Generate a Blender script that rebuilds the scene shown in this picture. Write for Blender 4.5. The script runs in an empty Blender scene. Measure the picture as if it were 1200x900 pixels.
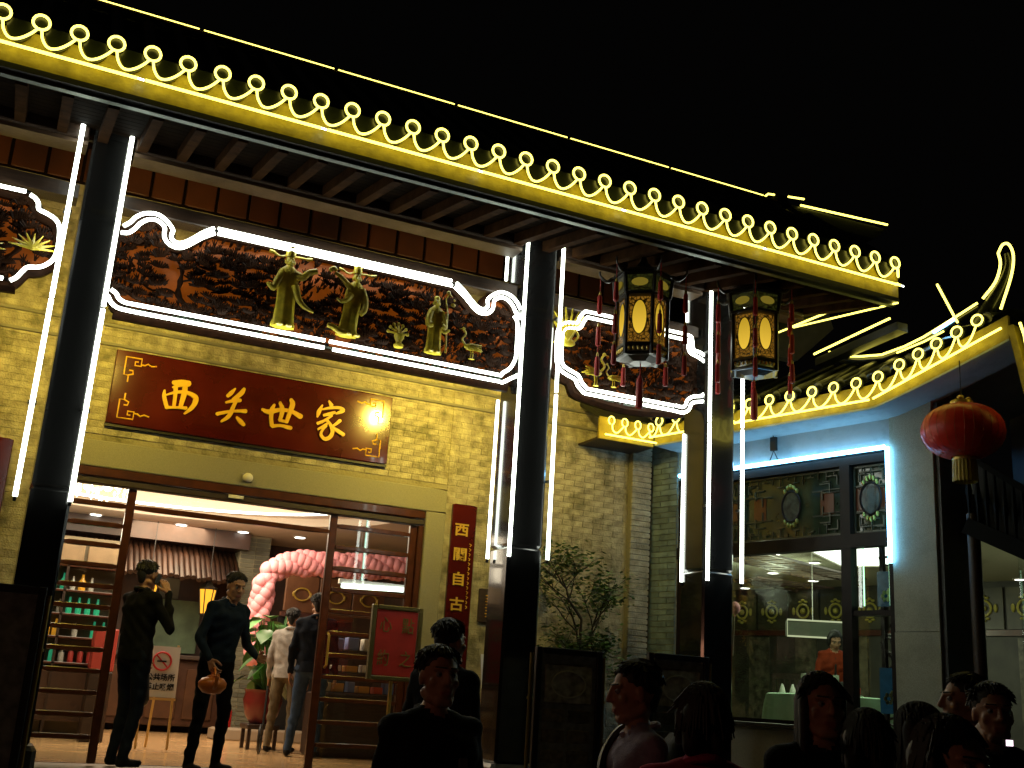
import bpy, bmesh, math, random
import numpy as np
from mathutils import Vector, Matrix, Euler
random.seed(7)
R = math.radians; PI = math.pi
sc = bpy.context.scene
COL = sc.collection
# ------------------------------------------------------------------ camera
cam_d = bpy.data.cameras.new('camera'); cam = bpy.data.objects.new('camera', cam_d); COL.objects.link(cam)
def cam_matrix(yaw, pitch, roll):
    cy, sy, cp, sp, cr, sr = math.cos(yaw), math.sin(yaw), math.cos(pitch), math.sin(pitch), math.cos(roll), math.sin(roll)
    F = Vector((sy*cp, cy*cp, sp)); Rt = Vector((cy, -sy, 0)); U = Rt.cross(F)
    R2 = cr*Rt + sr*U; U2 = -sr*Rt + cr*U
    return Matrix((R2, U2, -F)).transposed().to_4x4()
cam.matrix_world = Matrix.Translation((0, -10.6, 0.75)) @ cam_matrix(0.42988, 0.27613, 0.06364)
cam_d.sensor_width = 36; cam_d.lens = 39.31; cam_d.clip_end = 600; cam_d.clip_start = 0.05
sc.camera = cam
# ------------------------------------------------------------------ world: night
w = bpy.data.worlds.new('World'); sc.world = w; w.use_nodes = True
nt = w.node_tree; bg = nt.nodes['Background']
sky = nt.nodes.new('ShaderNodeTexSky'); sky.sky_type = 'NISHITA'; sky.sun_disc = False
sky.sun_elevation = R(-6); sky.sun_rotation = R(200)
mixw = nt.nodes.new('ShaderNodeMixRGB'); mixw.blend_type = 'ADD'; mixw.inputs[0].default_value = 1
mixw.inputs[2].default_value = (0.018, 0.017, 0.016, 1)
nt.links.new(sky.outputs[0], mixw.inputs[1]); nt.links.new(mixw.outputs[0], bg.inputs[0])
bg.inputs[1].default_value = 0.05
vs = sc.view_settings; vs.view_transform = 'Standard'; vs.look = 'None'; vs.exposure = 0; vs.gamma = 1; vs.use_curve_mapping = False
cy = sc.cycles
cy.max_bounces = 6; cy.diffuse_bounces = 3; cy.glossy_bounces = 3; cy.transparent_max_bounces = 12; cy.transmission_bounces = 4
cy.sample_clamp_indirect = 4; cy.use_denoising = True; cy.caustics_reflective = False; cy.caustics_refractive = False
cy.use_light_tree = True

# ------------------------------------------------------------------ materials
MATS = {}
def mat(name, col, rough=.6, metal=0, var=0., vscale=6, bump=0., bscale=40, emit=None, estr=0, spec=.5, coat=0, col2=None, stretch=None, alpha=1, rnd=0, stain=0):
    if name in MATS: return MATS[name]
    m = bpy.data.materials.new(name); m.use_nodes = True; n = m.node_tree.nodes; l = m.node_tree.links
    b = n['Principled BSDF']
    b.inputs['Roughness'].default_value = rough; b.inputs['Metallic'].default_value = metal
    b.inputs['Specular IOR Level'].default_value = spec; b.inputs['Coat Weight'].default_value = coat; b.inputs['Coat Roughness'].default_value = .05
    c4 = (*col, 1); b.inputs['Base Color'].default_value = c4
    tc = n.new('ShaderNodeTexCoord'); vec = tc.outputs['Object']
    if stretch:
        mp = n.new('ShaderNodeMapping'); mp.inputs['Scale'].default_value = stretch; l.new(vec, mp.inputs[0]); vec = mp.outputs[0]
    last = None
    if var > 0:
        nz = n.new('ShaderNodeTexNoise'); nz.inputs['Scale'].default_value = vscale; nz.inputs['Detail'].default_value = 5; l.new(vec, nz.inputs['Vector'])
        cr = n.new('ShaderNodeValToRGB'); l.new(nz.outputs[0], cr.inputs[0])
        d = col2 or tuple(max(0, x*(1-var)) for x in col); u = tuple(min(1, x*(1+var*.5)) for x in col)
        cr.color_ramp.elements[0].position = .32; cr.color_ramp.elements[0].color = (*d, 1)
        cr.color_ramp.elements[1].position = .68; cr.color_ramp.elements[1].color = (*u, 1)
        last = cr.outputs[0]
    if rnd:
        gi = n.new('ShaderNodeObjectInfo' if rnd > 0 else 'ShaderNodeNewGeometry')
        out = gi.outputs['Random'] if rnd > 0 else gi.outputs['Random Per Island']
        r2 = n.new('ShaderNodeValToRGB'); l.new(out, r2.inputs[0]); a = abs(rnd)
        r2.color_ramp.elements[0].color = (1-a, 1-a, 1-a*.9, 1); r2.color_ramp.elements[1].color = (1+a*.5,)*3+(1,)
        mm = n.new('ShaderNodeMixRGB'); mm.blend_type = 'MULTIPLY'; mm.inputs[0].default_value = 1
        if last: l.new(last, mm.inputs[1])
        else: mm.inputs[1].default_value = c4
        l.new(r2.outputs[0], mm.inputs[2]); last = mm.outputs[0]
    if stain:
        gp_ = n.new('ShaderNodeNewGeometry'); ns = n.new('ShaderNodeTexNoise'); ns.inputs['Scale'].default_value = 3.4; ns.inputs['Detail'].default_value = 7; ns.inputs['Roughness'].default_value = .65; l.new(gp_.outputs['Position'], ns.inputs['Vector'])
        rs = n.new('ShaderNodeValToRGB'); l.new(ns.outputs[0], rs.inputs[0]); rs.color_ramp.elements[0].position = .38; rs.color_ramp.elements[0].color = (.40, .41, .34, 1); rs.color_ramp.elements[1].position = .50; rs.color_ramp.elements[1].color = (1, 1, 1, 1)
        ms = n.new('ShaderNodeMixRGB'); ms.blend_type = 'MULTIPLY'; ms.inputs[0].default_value = stain
        if last: l.new(last, ms.inputs[1])
        else: ms.inputs[1].default_value = c4
        l.new(rs.outputs[0], ms.inputs[2]); last = ms.outputs[0]
    if last: l.new(last, b.inputs['Base Color'])
    if bump > 0:
        n2 = n.new('ShaderNodeTexNoise'); n2.inputs['Scale'].default_value = bscale; n2.inputs['Detail'].default_value = 4; l.new(vec, n2.inputs['Vector'])
        bp = n.new('ShaderNodeBump'); bp.inputs['Strength'].default_value = bump; bp.inputs['Distance'].default_value = .02
        l.new(n2.outputs[0], bp.inputs['Height']); l.new(bp.outputs[0], b.inputs['Normal'])
        rr = n.new('ShaderNodeMapRange'); rr.inputs[3].default_value = rough*.8; rr.inputs[4].default_value = min(1, rough*1.25); l.new(n2.outputs[0], rr.inputs[0]); l.new(rr.outputs[0], b.inputs['Roughness'])
    if emit:
        b.inputs['Emission Color'].default_value = (*emit, 1); b.inputs['Emission Strength'].default_value = estr
    if alpha < 1: b.inputs['Alpha'].default_value = alpha
    MATS[name] = m; return m
def glow(name, col, s):
    if name in MATS: return MATS[name]
    m = bpy.data.materials.new(name); m.use_nodes = True; n = m.node_tree.nodes; n.clear()
    e = n.new('ShaderNodeEmission'); o = n.new('ShaderNodeOutputMaterial'); e.inputs[0].default_value = (*col, 1); e.inputs[1].default_value = s
    m.node_tree.links.new(e.outputs[0], o.inputs[0]); MATS[name] = m; return m
def glassmat(name, tint=(.95, .98, .97), refl=.08):
    m = bpy.data.materials.new(name); m.use_nodes = True; n = m.node_tree.nodes; l = m.node_tree.links; n.clear()
    t = n.new('ShaderNodeBsdfTransparent'); t.inputs[0].default_value = (*tint, 1)
    g = n.new('ShaderNodeBsdfGlossy'); g.inputs['Roughness'].default_value = .02
    fr = n.new('ShaderNodeFresnel'); fr.inputs[0].default_value = 1.5
    mx = n.new('ShaderNodeMixShader'); o = n.new('ShaderNodeOutputMaterial')
    l.new(fr.outputs[0], mx.inputs[0]); l.new(t.outputs[0], mx.inputs[1]); l.new(g.outputs[0], mx.inputs[2]); l.new(mx.outputs[0], o.inputs[0])
    MATS[name] = m; return m

NW = glow('white_neon', (.93, 1, .86), 8.5)
NY = glow('yellow_neon', (1, .85, .13), 4.2)
NB = glow('blue_white_neon', (.20, .58, 1), 15)
NG = glow('green_reflection_glow', (.5, 1, .6), 2.2)
M_col = mat('polished_black_stone', (.012, .012, .012), .16, var=.5, vscale=60, coat=.3)
M_brick = mat('grey_brick', (.40, .36, .25), .85, var=.4, vscale=9, bump=.5, bscale=60, rnd=.13, stain=.8)
M_bricks = mat('grey_brick_mass', (.40, .36, .25), .85, var=.4, vscale=9, bump=.5, bscale=60, rnd=-.13, stain=.8)
M_mortar = mat('mortar', (.29, .26, .16), .95, bump=.4, stain=.9)
M_stone = mat('speckled_stone', (.27, .255, .18), .6, var=.25, vscale=160, bump=.25, bscale=220)
M_granite = mat('grey_granite', (.42, .44, .34), .55, stain=.25, var=.35, vscale=190, bump=.2, bscale=200)
M_plaster = mat('pale_plaster', (.42, .45, .43), .8, stain=.3, var=.12, vscale=3, bump=.15, bscale=30)
M_dwood = mat('dark_wood', (.035, .018, .010), .45, var=.4, vscale=8, stretch=(1, 8, 8), bump=.2)
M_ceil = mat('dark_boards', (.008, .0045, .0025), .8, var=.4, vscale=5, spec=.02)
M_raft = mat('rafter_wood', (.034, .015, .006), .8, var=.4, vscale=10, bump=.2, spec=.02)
M_lwood = mat('lit_beam_underside', (.12, .075, .045), .5, var=.3, vscale=6, bump=.15)  # beam wood made lighter: light on the underside put into the colour
M_rwood = mat('red_brown_lacquer', (.075, .022, .010), .28, var=.35, vscale=12, coat=.3)
M_sign = mat('maroon_lacquer', (.066, .006, .005), .17, var=.35, vscale=3, coat=.6, bump=.015, bscale=3)
M_gold = mat('gold_paint', (.85, .52, .03), .4, var=.1)
M_orange = mat('orange_board', (.075, .019, .003), .6, var=.6, vscale=1.2)
M_carve = mat('carved_dark_wood', (.022, .008, .003), .5, var=.5, vscale=20, spec=.10)
M_fig = mat('olive_gold_figure', (.90, .68, .06), .32, var=.35, vscale=14, coat=.2)
M_fascia = mat('yellow_fascia_board', (.42, .32, .03), .5, var=.35, vscale=9, bump=.2)
M_tile = mat('dark_glazed_tile', (.014, .017, .009), .3, var=.4, vscale=12)
M_silver = mat('brushed_steel', (.13, .15, .135), .36, metal=1, bump=.08, bscale=20)
M_black = mat('black_metal', (.012, .012, .012), .4)
M_lframe = mat('lantern_black_wood', (.015, .012, .008), .3)
M_red = mat('red_silk', (.42, .012, .008), .55)
M_gb = mat('gold_bead', (.7, .5, .12), .3, metal=.6)
M_white = mat('white_paint', (.75, .73, .68), .6)
M_pink = mat('pink_balloon', (.88, .36, .40), .55, rnd=.03, spec=.3)
M_leaf = mat('leaf_green', (.10, .20, .03), .45, rnd=-.5)
M_leaf2 = mat('broad_leaf', (.06, .24, .04), .35, rnd=.5)
M_bark = mat('bark', (.06, .045, .03), .85, bump=.5)
GLASS = glassmat('window_glass')

# ------------------------------------------------------------------ mesh helpers
class MB:
    def __init__(s): s.v = []; s.f = []; s.mi = []
    def add(s, v, f, m=0):
        o = len(s.v); s.v += [tuple(map(float, x)) for x in v]; s.f += [tuple(i+o for i in q) for q in f]; s.mi += [m]*len(f); return s
    def box(s, a, b, m=0):
        (x0, y0, z0), (x1, y1, z1) = a, b
        return s.add([(x0,y0,z0),(x1,y0,z0),(x1,y1,z0),(x0,y1,z0),(x0,y0,z1),(x1,y0,z1),(x1,y1,z1),(x0,y1,z1)],
                     [(0,3,2,1),(4,5,6,7),(0,1,5,4),(1,2,6,5),(2,3,7,6),(3,0,4,7)], m)
    def bbox(s, a, b, e=.006, m=0):          # box with chamfered vertical and front edges
        (x0, y0, z0), (x1, y1, z1) = a, b
        r = [(x0+e,y0),(x1-e,y0),(x1,y0+e),(x1,y1-e),(x1-e,y1),(x0+e,y1),(x0,y1-e),(x0,y0+e)]
        cx, cyy = (x0+x1)/2, (y0+y1)/2
        def ring(z, k): return [(cx+(x-cx)*k if k != 1 else x, cyy+(y-cyy)*k if k != 1 else y, z) for x, y in r]
        kk = 1-e/max(.001, min(x1-x0, y1-y0))*1.2
        v = ring(z0, kk)+ring(z0+e, 1)+ring(z1-e, 1)+ring(z1, kk); f = []
        for q in range(3):
            for i in range(8): f.append((q*8+i, q*8+(i+1) % 8, q*8+8+(i+1) % 8, q*8+8+i))
        f.append(tuple(range(7, -1, -1))); f.append(tuple(range(24, 32)))
        return s.add(v, f, m)
    def beam(s, p, q, w, h, up=(0, 0, 1), m=0):
        p, q, up = Vector(p), Vector(q), Vector(up); d = (q-p).normalized(); x = d.cross(up).normalized(); u = x.cross(d)
        v = []
        for c in (p, q):
            for a, b in ((-1,-1),(1,-1),(1,1),(-1,1)): v.append(c+x*a*w/2+u*b*h/2)
        return s.add(v, [(3,2,1,0),(4,5,6,7),(0,1,5,4),(1,2,6,5),(2,3,7,6),(3,0,4,7)], m)
    def tube(s, pts, r, n=8, m=0, closed=False):
        pts = [Vector(p) for p in pts]; N = len(pts)
        rr = r if isinstance(r, (list, tuple)) else [r]*N
        up = Vector((0, 0, 1)); prev = None; v = []; f = []
        for i, p in enumerate(pts):
            a = pts[(i-1) % N] if (closed or i > 0) else p; b = pts[(i+1) % N] if (closed or i < N-1) else p
            t = (b-a).normalized() if (b-a).length > 1e-9 else Vector((0, 0, 1))
            if prev is None:
                x = t.cross(up if abs(t.z) < .9 else Vector((1, 0, 0))).normalized()
            else: x = (prev-t*prev.dot(t)); x = x.normalized() if x.length > 1e-6 else t.orthogonal().normalized()
            prev = x; y = t.cross(x)
            for k in range(n): a2 = 2*PI*k/n; v.append(p+(x*math.cos(a2)+y*math.sin(a2))*rr[i])
        for i in range(N if closed else N-1):
            j = (i+1) % N
            for k in range(n): f.append((i*n+k, i*n+(k+1) % n, j*n+(k+1) % n, j*n+k))
        if not closed: f.append(tuple(range(n-1, -1, -1))); f.append(tuple((N-1)*n+k for k in range(n)))
        return s.add(v, f, m)
    def lathe(s, prof, c=(0, 0, 0), n=24, m=0, sq=None, a0=0):
        v = []; f = []
        for r, z in prof:
            for k in range(n):
                a = a0+2*PI*k/n; v.append((c[0]+r*math.cos(a), c[1]+r*math.sin(a)*(sq or 1), c[2]+z))
        for i in range(len(prof)-1):
            for k in range(n): f.append((i*n+k, i*n+(k+1) % n, (i+1)*n+(k+1) % n, (i+1)*n+k))
        f.append(tuple(range(n-1, -1, -1))); f.append(tuple((len(prof)-1)*n+k for k in range(n)))
        return s.add(v, f, m)
    def ball(s, c, r, n=12, k=8, m=0, rot=None):
        r = (r, r, r) if isinstance(r, (int, float)) else r
        v = [(0, 0, -1)]; f = []
        for i in range(1, k):
            t = PI*i/k
            for j in range(n): a = 2*PI*j/n; v.append((math.sin(t)*math.cos(a), math.sin(t)*math.sin(a), -math.cos(t)))
        v.append((0, 0, 1)); L = len(v)-1
        for j in range(n):
            f.append((0, 1+(j+1) % n, 1+j)); f.append((L, L-n+j, L-n+(j+1) % n))
        for i in range(k-2):
            for j in range(n): f.append((1+i*n+j, 1+i*n+(j+1) % n, 1+(i+1)*n+(j+1) % n, 1+(i+1)*n+j))
        q = rot or Matrix.Identity(3)
        return s.add([Vector(c)+q @ Vector((x*r[0], y*r[1], z*r[2])) for x, y, z in v], f, m)
    def capsule(s, a, b, ra, rb, n=10, m=0):
        a, b = Vector(a), Vector(b); d = b-a; L = d.length
        if L < 1e-6: return s.ball(a, max(ra, rb), n, 6, m)
        t = d/L; pts = []; rr = []
        for k in (-1, -.85, -.5): pts.append(a+t*ra*k); rr.append(max(.0008, ra*math.sqrt(max(0, 1-k*k))))
        pts += [a, b]; rr += [ra, rb]
        for k in (.5, .85, 1): pts.append(b+t*rb*k); rr.append(max(.0008, rb*math.sqrt(max(0, 1-k*k))))
        return s.tube(pts, rr, n, m)
    def prism(s, poly, y0, y1, m=0):            # polygon in X,Z extruded along Y (y0 nearer the street)
        n = len(poly); ar = sum(poly[i][0]*poly[(i+1) % n][1]-poly[(i+1) % n][0]*poly[i][1] for i in range(n))
        if ar < 0: poly = poly[::-1]
        v = [(x, y0, z) for x, z in poly]+[(x, y1, z) for x, z in poly]
        return s.add(v, [tuple(range(n)), tuple(range(2*n-1, n-1, -1))]+[(i, i+n, (i+1) % n+n, (i+1) % n) for i in range(n)], m)
    def xf(s, M):
        s.v = [tuple(M @ Vector(p)) for p in s.v]; return s
    def mesh(s, name, smooth=False, org=(0, 0, 0)):
        me = bpy.data.meshes.new(name); ox, oy, oz = org
        me.from_pydata([(x-ox, y-oy, z-oz) for x, y, z in s.v], [], s.f)
        if any(s.mi): me.polygons.foreach_set('material_index', s.mi)
        if smooth:
            me.polygons.foreach_set('use_smooth', [True]*len(me.polygons))
            try: me.set_sharp_from_angle(angle=R(45))
            except Exception: pass
        me.update(); return me
    def build(s, name, mats, parent=None, smooth=False, label=None, **kw):
        me = s.mesh(name, smooth, org_of(parent)); return link(name, me, mats, parent, label, **kw)
ORG = {}
def org_of(p): return ORG.get(p.name, (0, 0, 0)) if p is not None else (0, 0, 0)
def link(name, me, mats, parent=None, label=None, kind=None, cat=None, group=None, loc=None):
    for m in (mats if isinstance(mats, (list, tuple)) else [mats]):
        if not me.materials or m.name not in [x.name for x in me.materials]: me.materials.append(m)
    o = bpy.data.objects.new(name, me); COL.objects.link(o)
    if parent is not None: o.parent = parent; ORG[o.name] = org_of(parent)
    if loc is not None: o.location = Vector(loc)-Vector(org_of(parent))
    if label: o['label'] = label
    if kind: o['kind'] = kind
    if cat: o['category'] = cat
    if group: o['group'] = group
    return o
def thing(name, label, cat, loc=(0, 0, 0), group=None, rz=0):
    o = bpy.data.objects.new(name, None); COL.objects.link(o); o.location = loc; o.empty_display_size = .1
    o.rotation_euler.z = rz; o['label'] = label; o['category'] = cat
    if group: o['group'] = group
    ORG[o.name] = tuple(loc); return o
def local(o): ORG[o.name] = (0, 0, 0); return o        # children built in the thing's own frame
def struct(name, mb, m, parent=None, smooth=False): return mb.build(name, m, parent, smooth, kind='structure')
def catmull(P, k=6, closed=False):
    P = [Vector(p) for p in P]; n = len(P); out = []
    for i in range(n if closed else n-1):
        a = P[(i-1) % n] if (closed or i > 0) else P[i]*2-P[i+1]; b = P[i]; c = P[(i+1) % n]; d = P[(i+2) % n] if (closed or i < n-2) else c*2-b
        for j in range(k):
            t = j/k; out.append(.5*((2*b)+(c-a)*t+(2*a-5*b+4*c-d)*t*t+(3*b-a-3*c+d)*t**3))
    if not closed: out.append(P[-1])
    return out
def arealight(name, loc, target, size, power, col, parent=None, shape='SQUARE', size_y=None):
    ld = bpy.data.lights.new(name, 'AREA'); ld.shape = 'RECTANGLE' if size_y else shape; ld.size = size; ld.energy = power; ld.color = col
    if size_y: ld.size_y = size_y
    o = bpy.data.objects.new(name, ld); COL.objects.link(o)
    o.location = loc; o.rotation_euler = (Vector(target)-Vector(loc)).to_track_quat('-Z', 'Y').to_euler(); return o

# wing wall frame: s metres along the angled wall towards the street, off metres out of the wall, z up
WH = R(165); WD = Vector((math.sin(WH), math.cos(WH), 0)); WN = Vector((WD.y, -WD.x, 0)); WP = Vector((6.67, 0, 0))
def W(s, off, z): return WP+WD*s+WN*off+Vector((0, 0, z))
def wbox(mb, s0, s1, o0, o1, z0, z1, m=0):
    v = [W(s, o, z) for z in (z0, z1) for s, o in ((s0, o0), (s1, o0), (s1, o1), (s0, o1))]
    return mb.add(v, [(0,1,2,3),(7,6,5,4),(4,5,1,0),(5,6,2,1),(6,7,3,2),(7,4,0,3)], m)

# ================================================================== GROUND
struct('street', MB().add([(-60,-60,-.75),(80,-60,-.75),(80,60,-.75),(-60,60,-.75)], [(0,1,2,3)]), mat('dark_paving', (.05, .05, .05), .5, var=.4, vscale=3, bump=.3))
mb = MB(); mb.box((-3, -3.0, -.76), (7.3, .30, 0)); struct('porch_floor', mb, mat('porch_paving', (.20, .17, .12), .35, var=.2, vscale=4))
for k in range(1, 5):
    mb = MB(); mb.box((-3, -3.0-.38*k, -.76), (7.3-.02*k, -3.0-.38*(k-1), -.15*k)); struct('porch_step', mb, mat('step_stone', (.16, .15, .13), .5, var=.2))
struct('hall_floor', MB().add([(-2.2,.3,.004),(6.3,.3,.004),(6.3,8.2,.004),(-2.2,8.2,.004)], [(0,1,2,3)]), mat('hall_marble', (.52, .33, .16), .2, var=.2, vscale=2.5))

# ================================================================== BRICK FACADE
fac = thing('brick_wall', 'tall grey brick restaurant front wall with the wide doorway under the maroon sign', 'wall', (2.5, 0, 0))
mb = MB()
for a, b in (((-2.2, 0, 0), (.40, .3, 5.2)), ((4.2, 0, 0), (6.62, .3, 5.2)), ((.40, 0, 2.80), (4.2, .3, 5.2))):
    mb.box((a[0], -.005, a[2]), b)
mb.build('wall_core', M_mortar, fac)
def bricks(rects, limit_rect):
    bl, bh, g = .25, .062, .0035
    me = MB().bbox((0, -.0, 0), (bl-g, .03, bh-g), .0018).mesh('brick'); me.materials.append(M_brick)
    meh = MB().bbox((0, 0, 0), (bl/2-g, .03, bh-g), .004).mesh('brick'); meh.materials.append(M_brick)
    mass = MB(); n = 0
    row = 0; z = 0.0
    while z < 5.15:
        x = -1.2-(.125 if row % 2 else 0)
        while x < 6.6:
            cxm, czm = x+bl/2, z+bh/2
            for (x0, x1, z0, z1) in rects:
                xa, xb = max(x, x0), min(x+bl, x1)
                if xb-xa > .04 and z0 <= z and z+bh <= z1+.002:
                    dy = random.uniform(-.003, .0015)
                    full = xb-xa > bl-.001; half = abs(xb-xa-bl/2) < .012
                    vis = any(a <= cxm <= b and c <= czm <= d for a, b, c, d in limit_rect)
                    if vis and full and n < 296:
                        o = bpy.data.objects.new('brick', me); COL.objects.link(o); o.parent = fac; o.location = (xa-2.5, dy-.012, z); n += 1
                    else: mass.bbox((xa, dy-.012, z), (xb-g, dy+.02, z+bh-g), .0018)
            x += bl
        z += bh; row += 1
    mass.build('brick_courses', M_bricks, fac, kind='stuff')
BR = [(-1.2, .40, 0, 5.2), (.40, 4.2, 2.80, 5.2), (4.2, 6.34, 0, 5.2)]
bricks(BR, [(.4, 4.0, 2.8, 3.70), (4.3, 6.3, 2.55, 3.3)])
# smooth stone door surround
mb = MB(); mb.bbox((.30, -.03, 2.553), (4.2, .10, 2.795), .01); mb.build('stone_lintel', M_stone, fac)
mb = MB(); mb.bbox((3.985, -.03, 0), (4.2, .10, 2.55), .01); mb.build('stone_jamb', M_stone, fac)
mb = MB(); mb.bbox((.30, -.03, 0), (.50, .10, 2.55), .01); mb.build('stone_jamb', M_stone, fac)
for z in (3.88, 3.70):
    mb = MB(); mb.bbox((-1.2, -.045, z-.015), (6.34, .01, z+.012), .006); mb.build('ledge_moulding', mat('ledge_stone', (.20, .19, .15), .7, var=.2), fac)
# corner pilaster
mb = MB(); mb.bbox((6.36, -.09, 0), (6.60, .20, 5.0), .012); mb.build('corner_pilaster', M_stone, fac)
for k in range(64):
    z = .02+k*.062
    if z > 3.95: break
    mb = MB(); mb.bbox((6.355, -.10, z), (6.605, -.075, z+.055), .004); mb.build('brick', M_brick, fac)
# glowing boards high on the wall under the porch ceiling
for k in range(24):
    x = -1.0+k*.315
    mb = MB(); mb.bbox((x, -.05, 5.215), (x+.285, -.02, 5.56), .006); mb.build('orange_frieze_board', M_orange, fac)
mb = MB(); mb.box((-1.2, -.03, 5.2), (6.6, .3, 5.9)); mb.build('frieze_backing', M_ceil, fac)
mb = MB(); mb.tube([(-1.2, -.35, 5.50), (6.4, -.35, 5.50)], .012, 6); mb.build('frieze_rail', M_black, fac)

# couplet board left and right, name board, plaque
def strokes(mb, S, fx, y, dz=.0012):
    for q, st in enumerate(S):
        P = [Vector((fx(a, b)[0], fx(a, b)[1], c)) for a, b, c in st]
        if len(P) == 2: P = [P[0], (P[0]+P[1])/2, P[1]]
        P = catmull(P, 5)
        L = []; Rr = []
        for i, p in enumerate(P):
            a = P[max(0, i-1)]; b = P[min(len(P)-1, i+1)]; t = Vector((b.x-a.x, b.y-a.y)); t.normalize(); nn = Vector((-t.y, t.x)); h = p.z/2*SW
            L.append((p.x+nn.x*h, p.y+nn.y*h)); Rr.append((p.x-nn.x*h, p.y-nn.y*h))
        def cap(p, t, h): return [(p.x+t.x*h*c+(-t.y)*h*s_, p.y+t.y*h*c+t.x*h*s_) for c, s_ in ((.55, .75), (.8, 0), (.55, -.75))]
        t1 = Vector((P[-1].x-P[-2].x, P[-1].y-P[-2].y)).normalized(); t0 = Vector((P[0].x-P[1].x, P[0].y-P[1].y)).normalized()
        poly = L+cap(P[-1], t1, P[-1].z/2*SW)+Rr[::-1]+cap(P[0], t0, P[0].z/2*SW)
        n = len(L); yy = y-dz*q
        # strip of quads plus caps, extruded
        v = []; f = []
        for i in range(n): v += [(L[i][0], yy, L[i][1]), (Rr[i][0], yy, Rr[i][1]), (L[i][0], y+.012, L[i][1]), (Rr[i][0], y+.012, Rr[i][1])]
        for i in range(n-1):
            a = i*4; b = a+4
            f += [(a, a+1, b+1, b), (a+2, b+2, b+3, a+3), (a, b, b+2, a+2), (a+1, a+3, b+3, b+1)]
        mb.add(v, f)
        for P_, t_ in ((P[-1], t1), (P[0], t0)):
            h = P_.z/2*SW; cc = [(P_.x-t_.y*h, P_.y+t_.x*h)]+[cp for cp in cap(P_, t_, h)]+[(P_.x+t_.y*h, P_.y-t_.x*h)]
            mb.add([(x, yy-.0003, z) for x, z in cc], [tuple(range(5))])

SW = 1.0
CALLI = [[[(1.344,3.423,0.041),(1.412,3.439,0.049),(1.483,3.438,0.059)],[(1.421,3.411,0.03),(1.378,3.398,0.026),(1.344,3.377,0.02)],[(1.275,3.336,0.018),(1.278,3.283,0.034),(1.302,3.215,0.036),(1.321,3.172,0.034)],[(1.295,3.296,0.014),(1.377,3.336,0.026),(1.463,3.351,0.032),(1.535,3.332,0.046),(1.566,3.306,0.051),(1.559,3.248,0.045),(1.525,3.191,0.036),(1.48,3.144,0.018)],[(1.37,3.387,0.041),(1.376,3.31,0.034),(1.379,3.197,0.03)],[(1.452,3.417,0.043),(1.455,3.344,0.049),(1.439,3.207,0.036)],[(1.317,3.178,0.028),(1.398,3.19,0.024),(1.489,3.2,0.032)]],
[[(1.918,3.466,0.015),(1.887,3.42,0.039),(1.854,3.38,0.031)],[(2.002,3.477,0.031),(1.976,3.425,0.046),(1.908,3.355,0.029)],[(1.847,3.316,0.021),(1.915,3.345,0.033),(1.979,3.36,0.035)],[(1.778,3.191,0.035),(1.86,3.224,0.029),(1.948,3.249,0.027),(2.043,3.262,0.041)],[(1.953,3.378,0.029),(1.922,3.289,0.035),(1.894,3.195,0.041),(1.827,3.124,0.022)],[(1.965,3.189,0.025),(2.005,3.157,0.043),(2.04,3.127,0.035)]],
[[(2.197,3.307,0.028),(2.261,3.293,0.048),(2.374,3.333,0.037),(2.484,3.334,0.037),(2.578,3.298,0.052)],[(2.309,3.372,0.025),(2.292,3.319,0.043),(2.294,3.234,0.037),(2.311,3.161,0.038)],[(2.311,3.159,0.035),(2.393,3.178,0.028),(2.461,3.172,0.037),(2.496,3.169,0.037)],[(2.361,3.404,0.027),(2.392,3.336,0.044),(2.384,3.249,0.035),(2.374,3.226,0.03)],[(2.463,3.451,0.032),(2.485,3.408,0.049),(2.468,3.323,0.044),(2.446,3.221,0.034)],[(2.374,3.229,0.028),(2.448,3.225,0.027)]],
[[(2.843,3.501,0.019),(2.873,3.462,0.041)],[(2.782,3.449,0.014),(2.755,3.379,0.041),(2.744,3.321,0.017)],[(2.781,3.405,0.015),(2.869,3.435,0.029),(2.956,3.45,0.029),(2.995,3.428,0.041),(2.927,3.386,0.017)],[(2.805,3.348,0.026),(2.859,3.37,0.033),(2.913,3.397,0.026)],[(2.887,3.358,0.022),(2.815,3.294,0.029),(2.751,3.257,0.029)],[(2.86,3.284,0.019),(2.821,3.243,0.029),(2.763,3.199,0.022)],[(2.845,3.299,0.029),(2.889,3.254,0.034),(2.91,3.196,0.037),(2.889,3.137,0.039),(2.839,3.114,0.037),(2.798,3.148,0.032),(2.808,3.197,0.022),(2.846,3.247,0.017)],[(2.974,3.321,0.034),(2.935,3.278,0.029),(2.895,3.242,0.019)],[(2.903,3.243,0.02),(2.964,3.213,0.038),(3.024,3.184,0.038)]]]
# ================================================================== NAME BOARD
sg = thing('name_board', 'wide maroon name board with four gold brush characters above the doorway', 'sign', (2.155, 0, 2.95))
mb = MB(); mb.bbox((.805, -.065, 2.956), (3.508, -.004, 3.658), .008); mb.build('board', M_sign, sg)
mb = MB(); mb.box((.80, -.05, 2.93), (3.51, -.004, 2.953)); mb.build('shadow_strip', M_black, sg)  # black strip standing in for the shadow under the board
for c in CALLI:
    mb = MB(); strokes(mb, c, lambda a, b: (a, b), -.079); mb.build('gold_character', M_gold, sg)
ORN = [[(.937, 3.361), (.937, 3.424), (.896, 3.424), (.896, 3.597), (1.036, 3.597), (1.036, 3.526), (.981, 3.526), (.981, 3.562), (1.009, 3.562)], [(1.036, 3.54), (1.07, 3.54), (1.095, 3.558), (1.128, 3.54), (1.175, 3.551)], [(.937, 3.424), (.977, 3.441), (.969, 3.472), (.937, 3.472)]]
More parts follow.
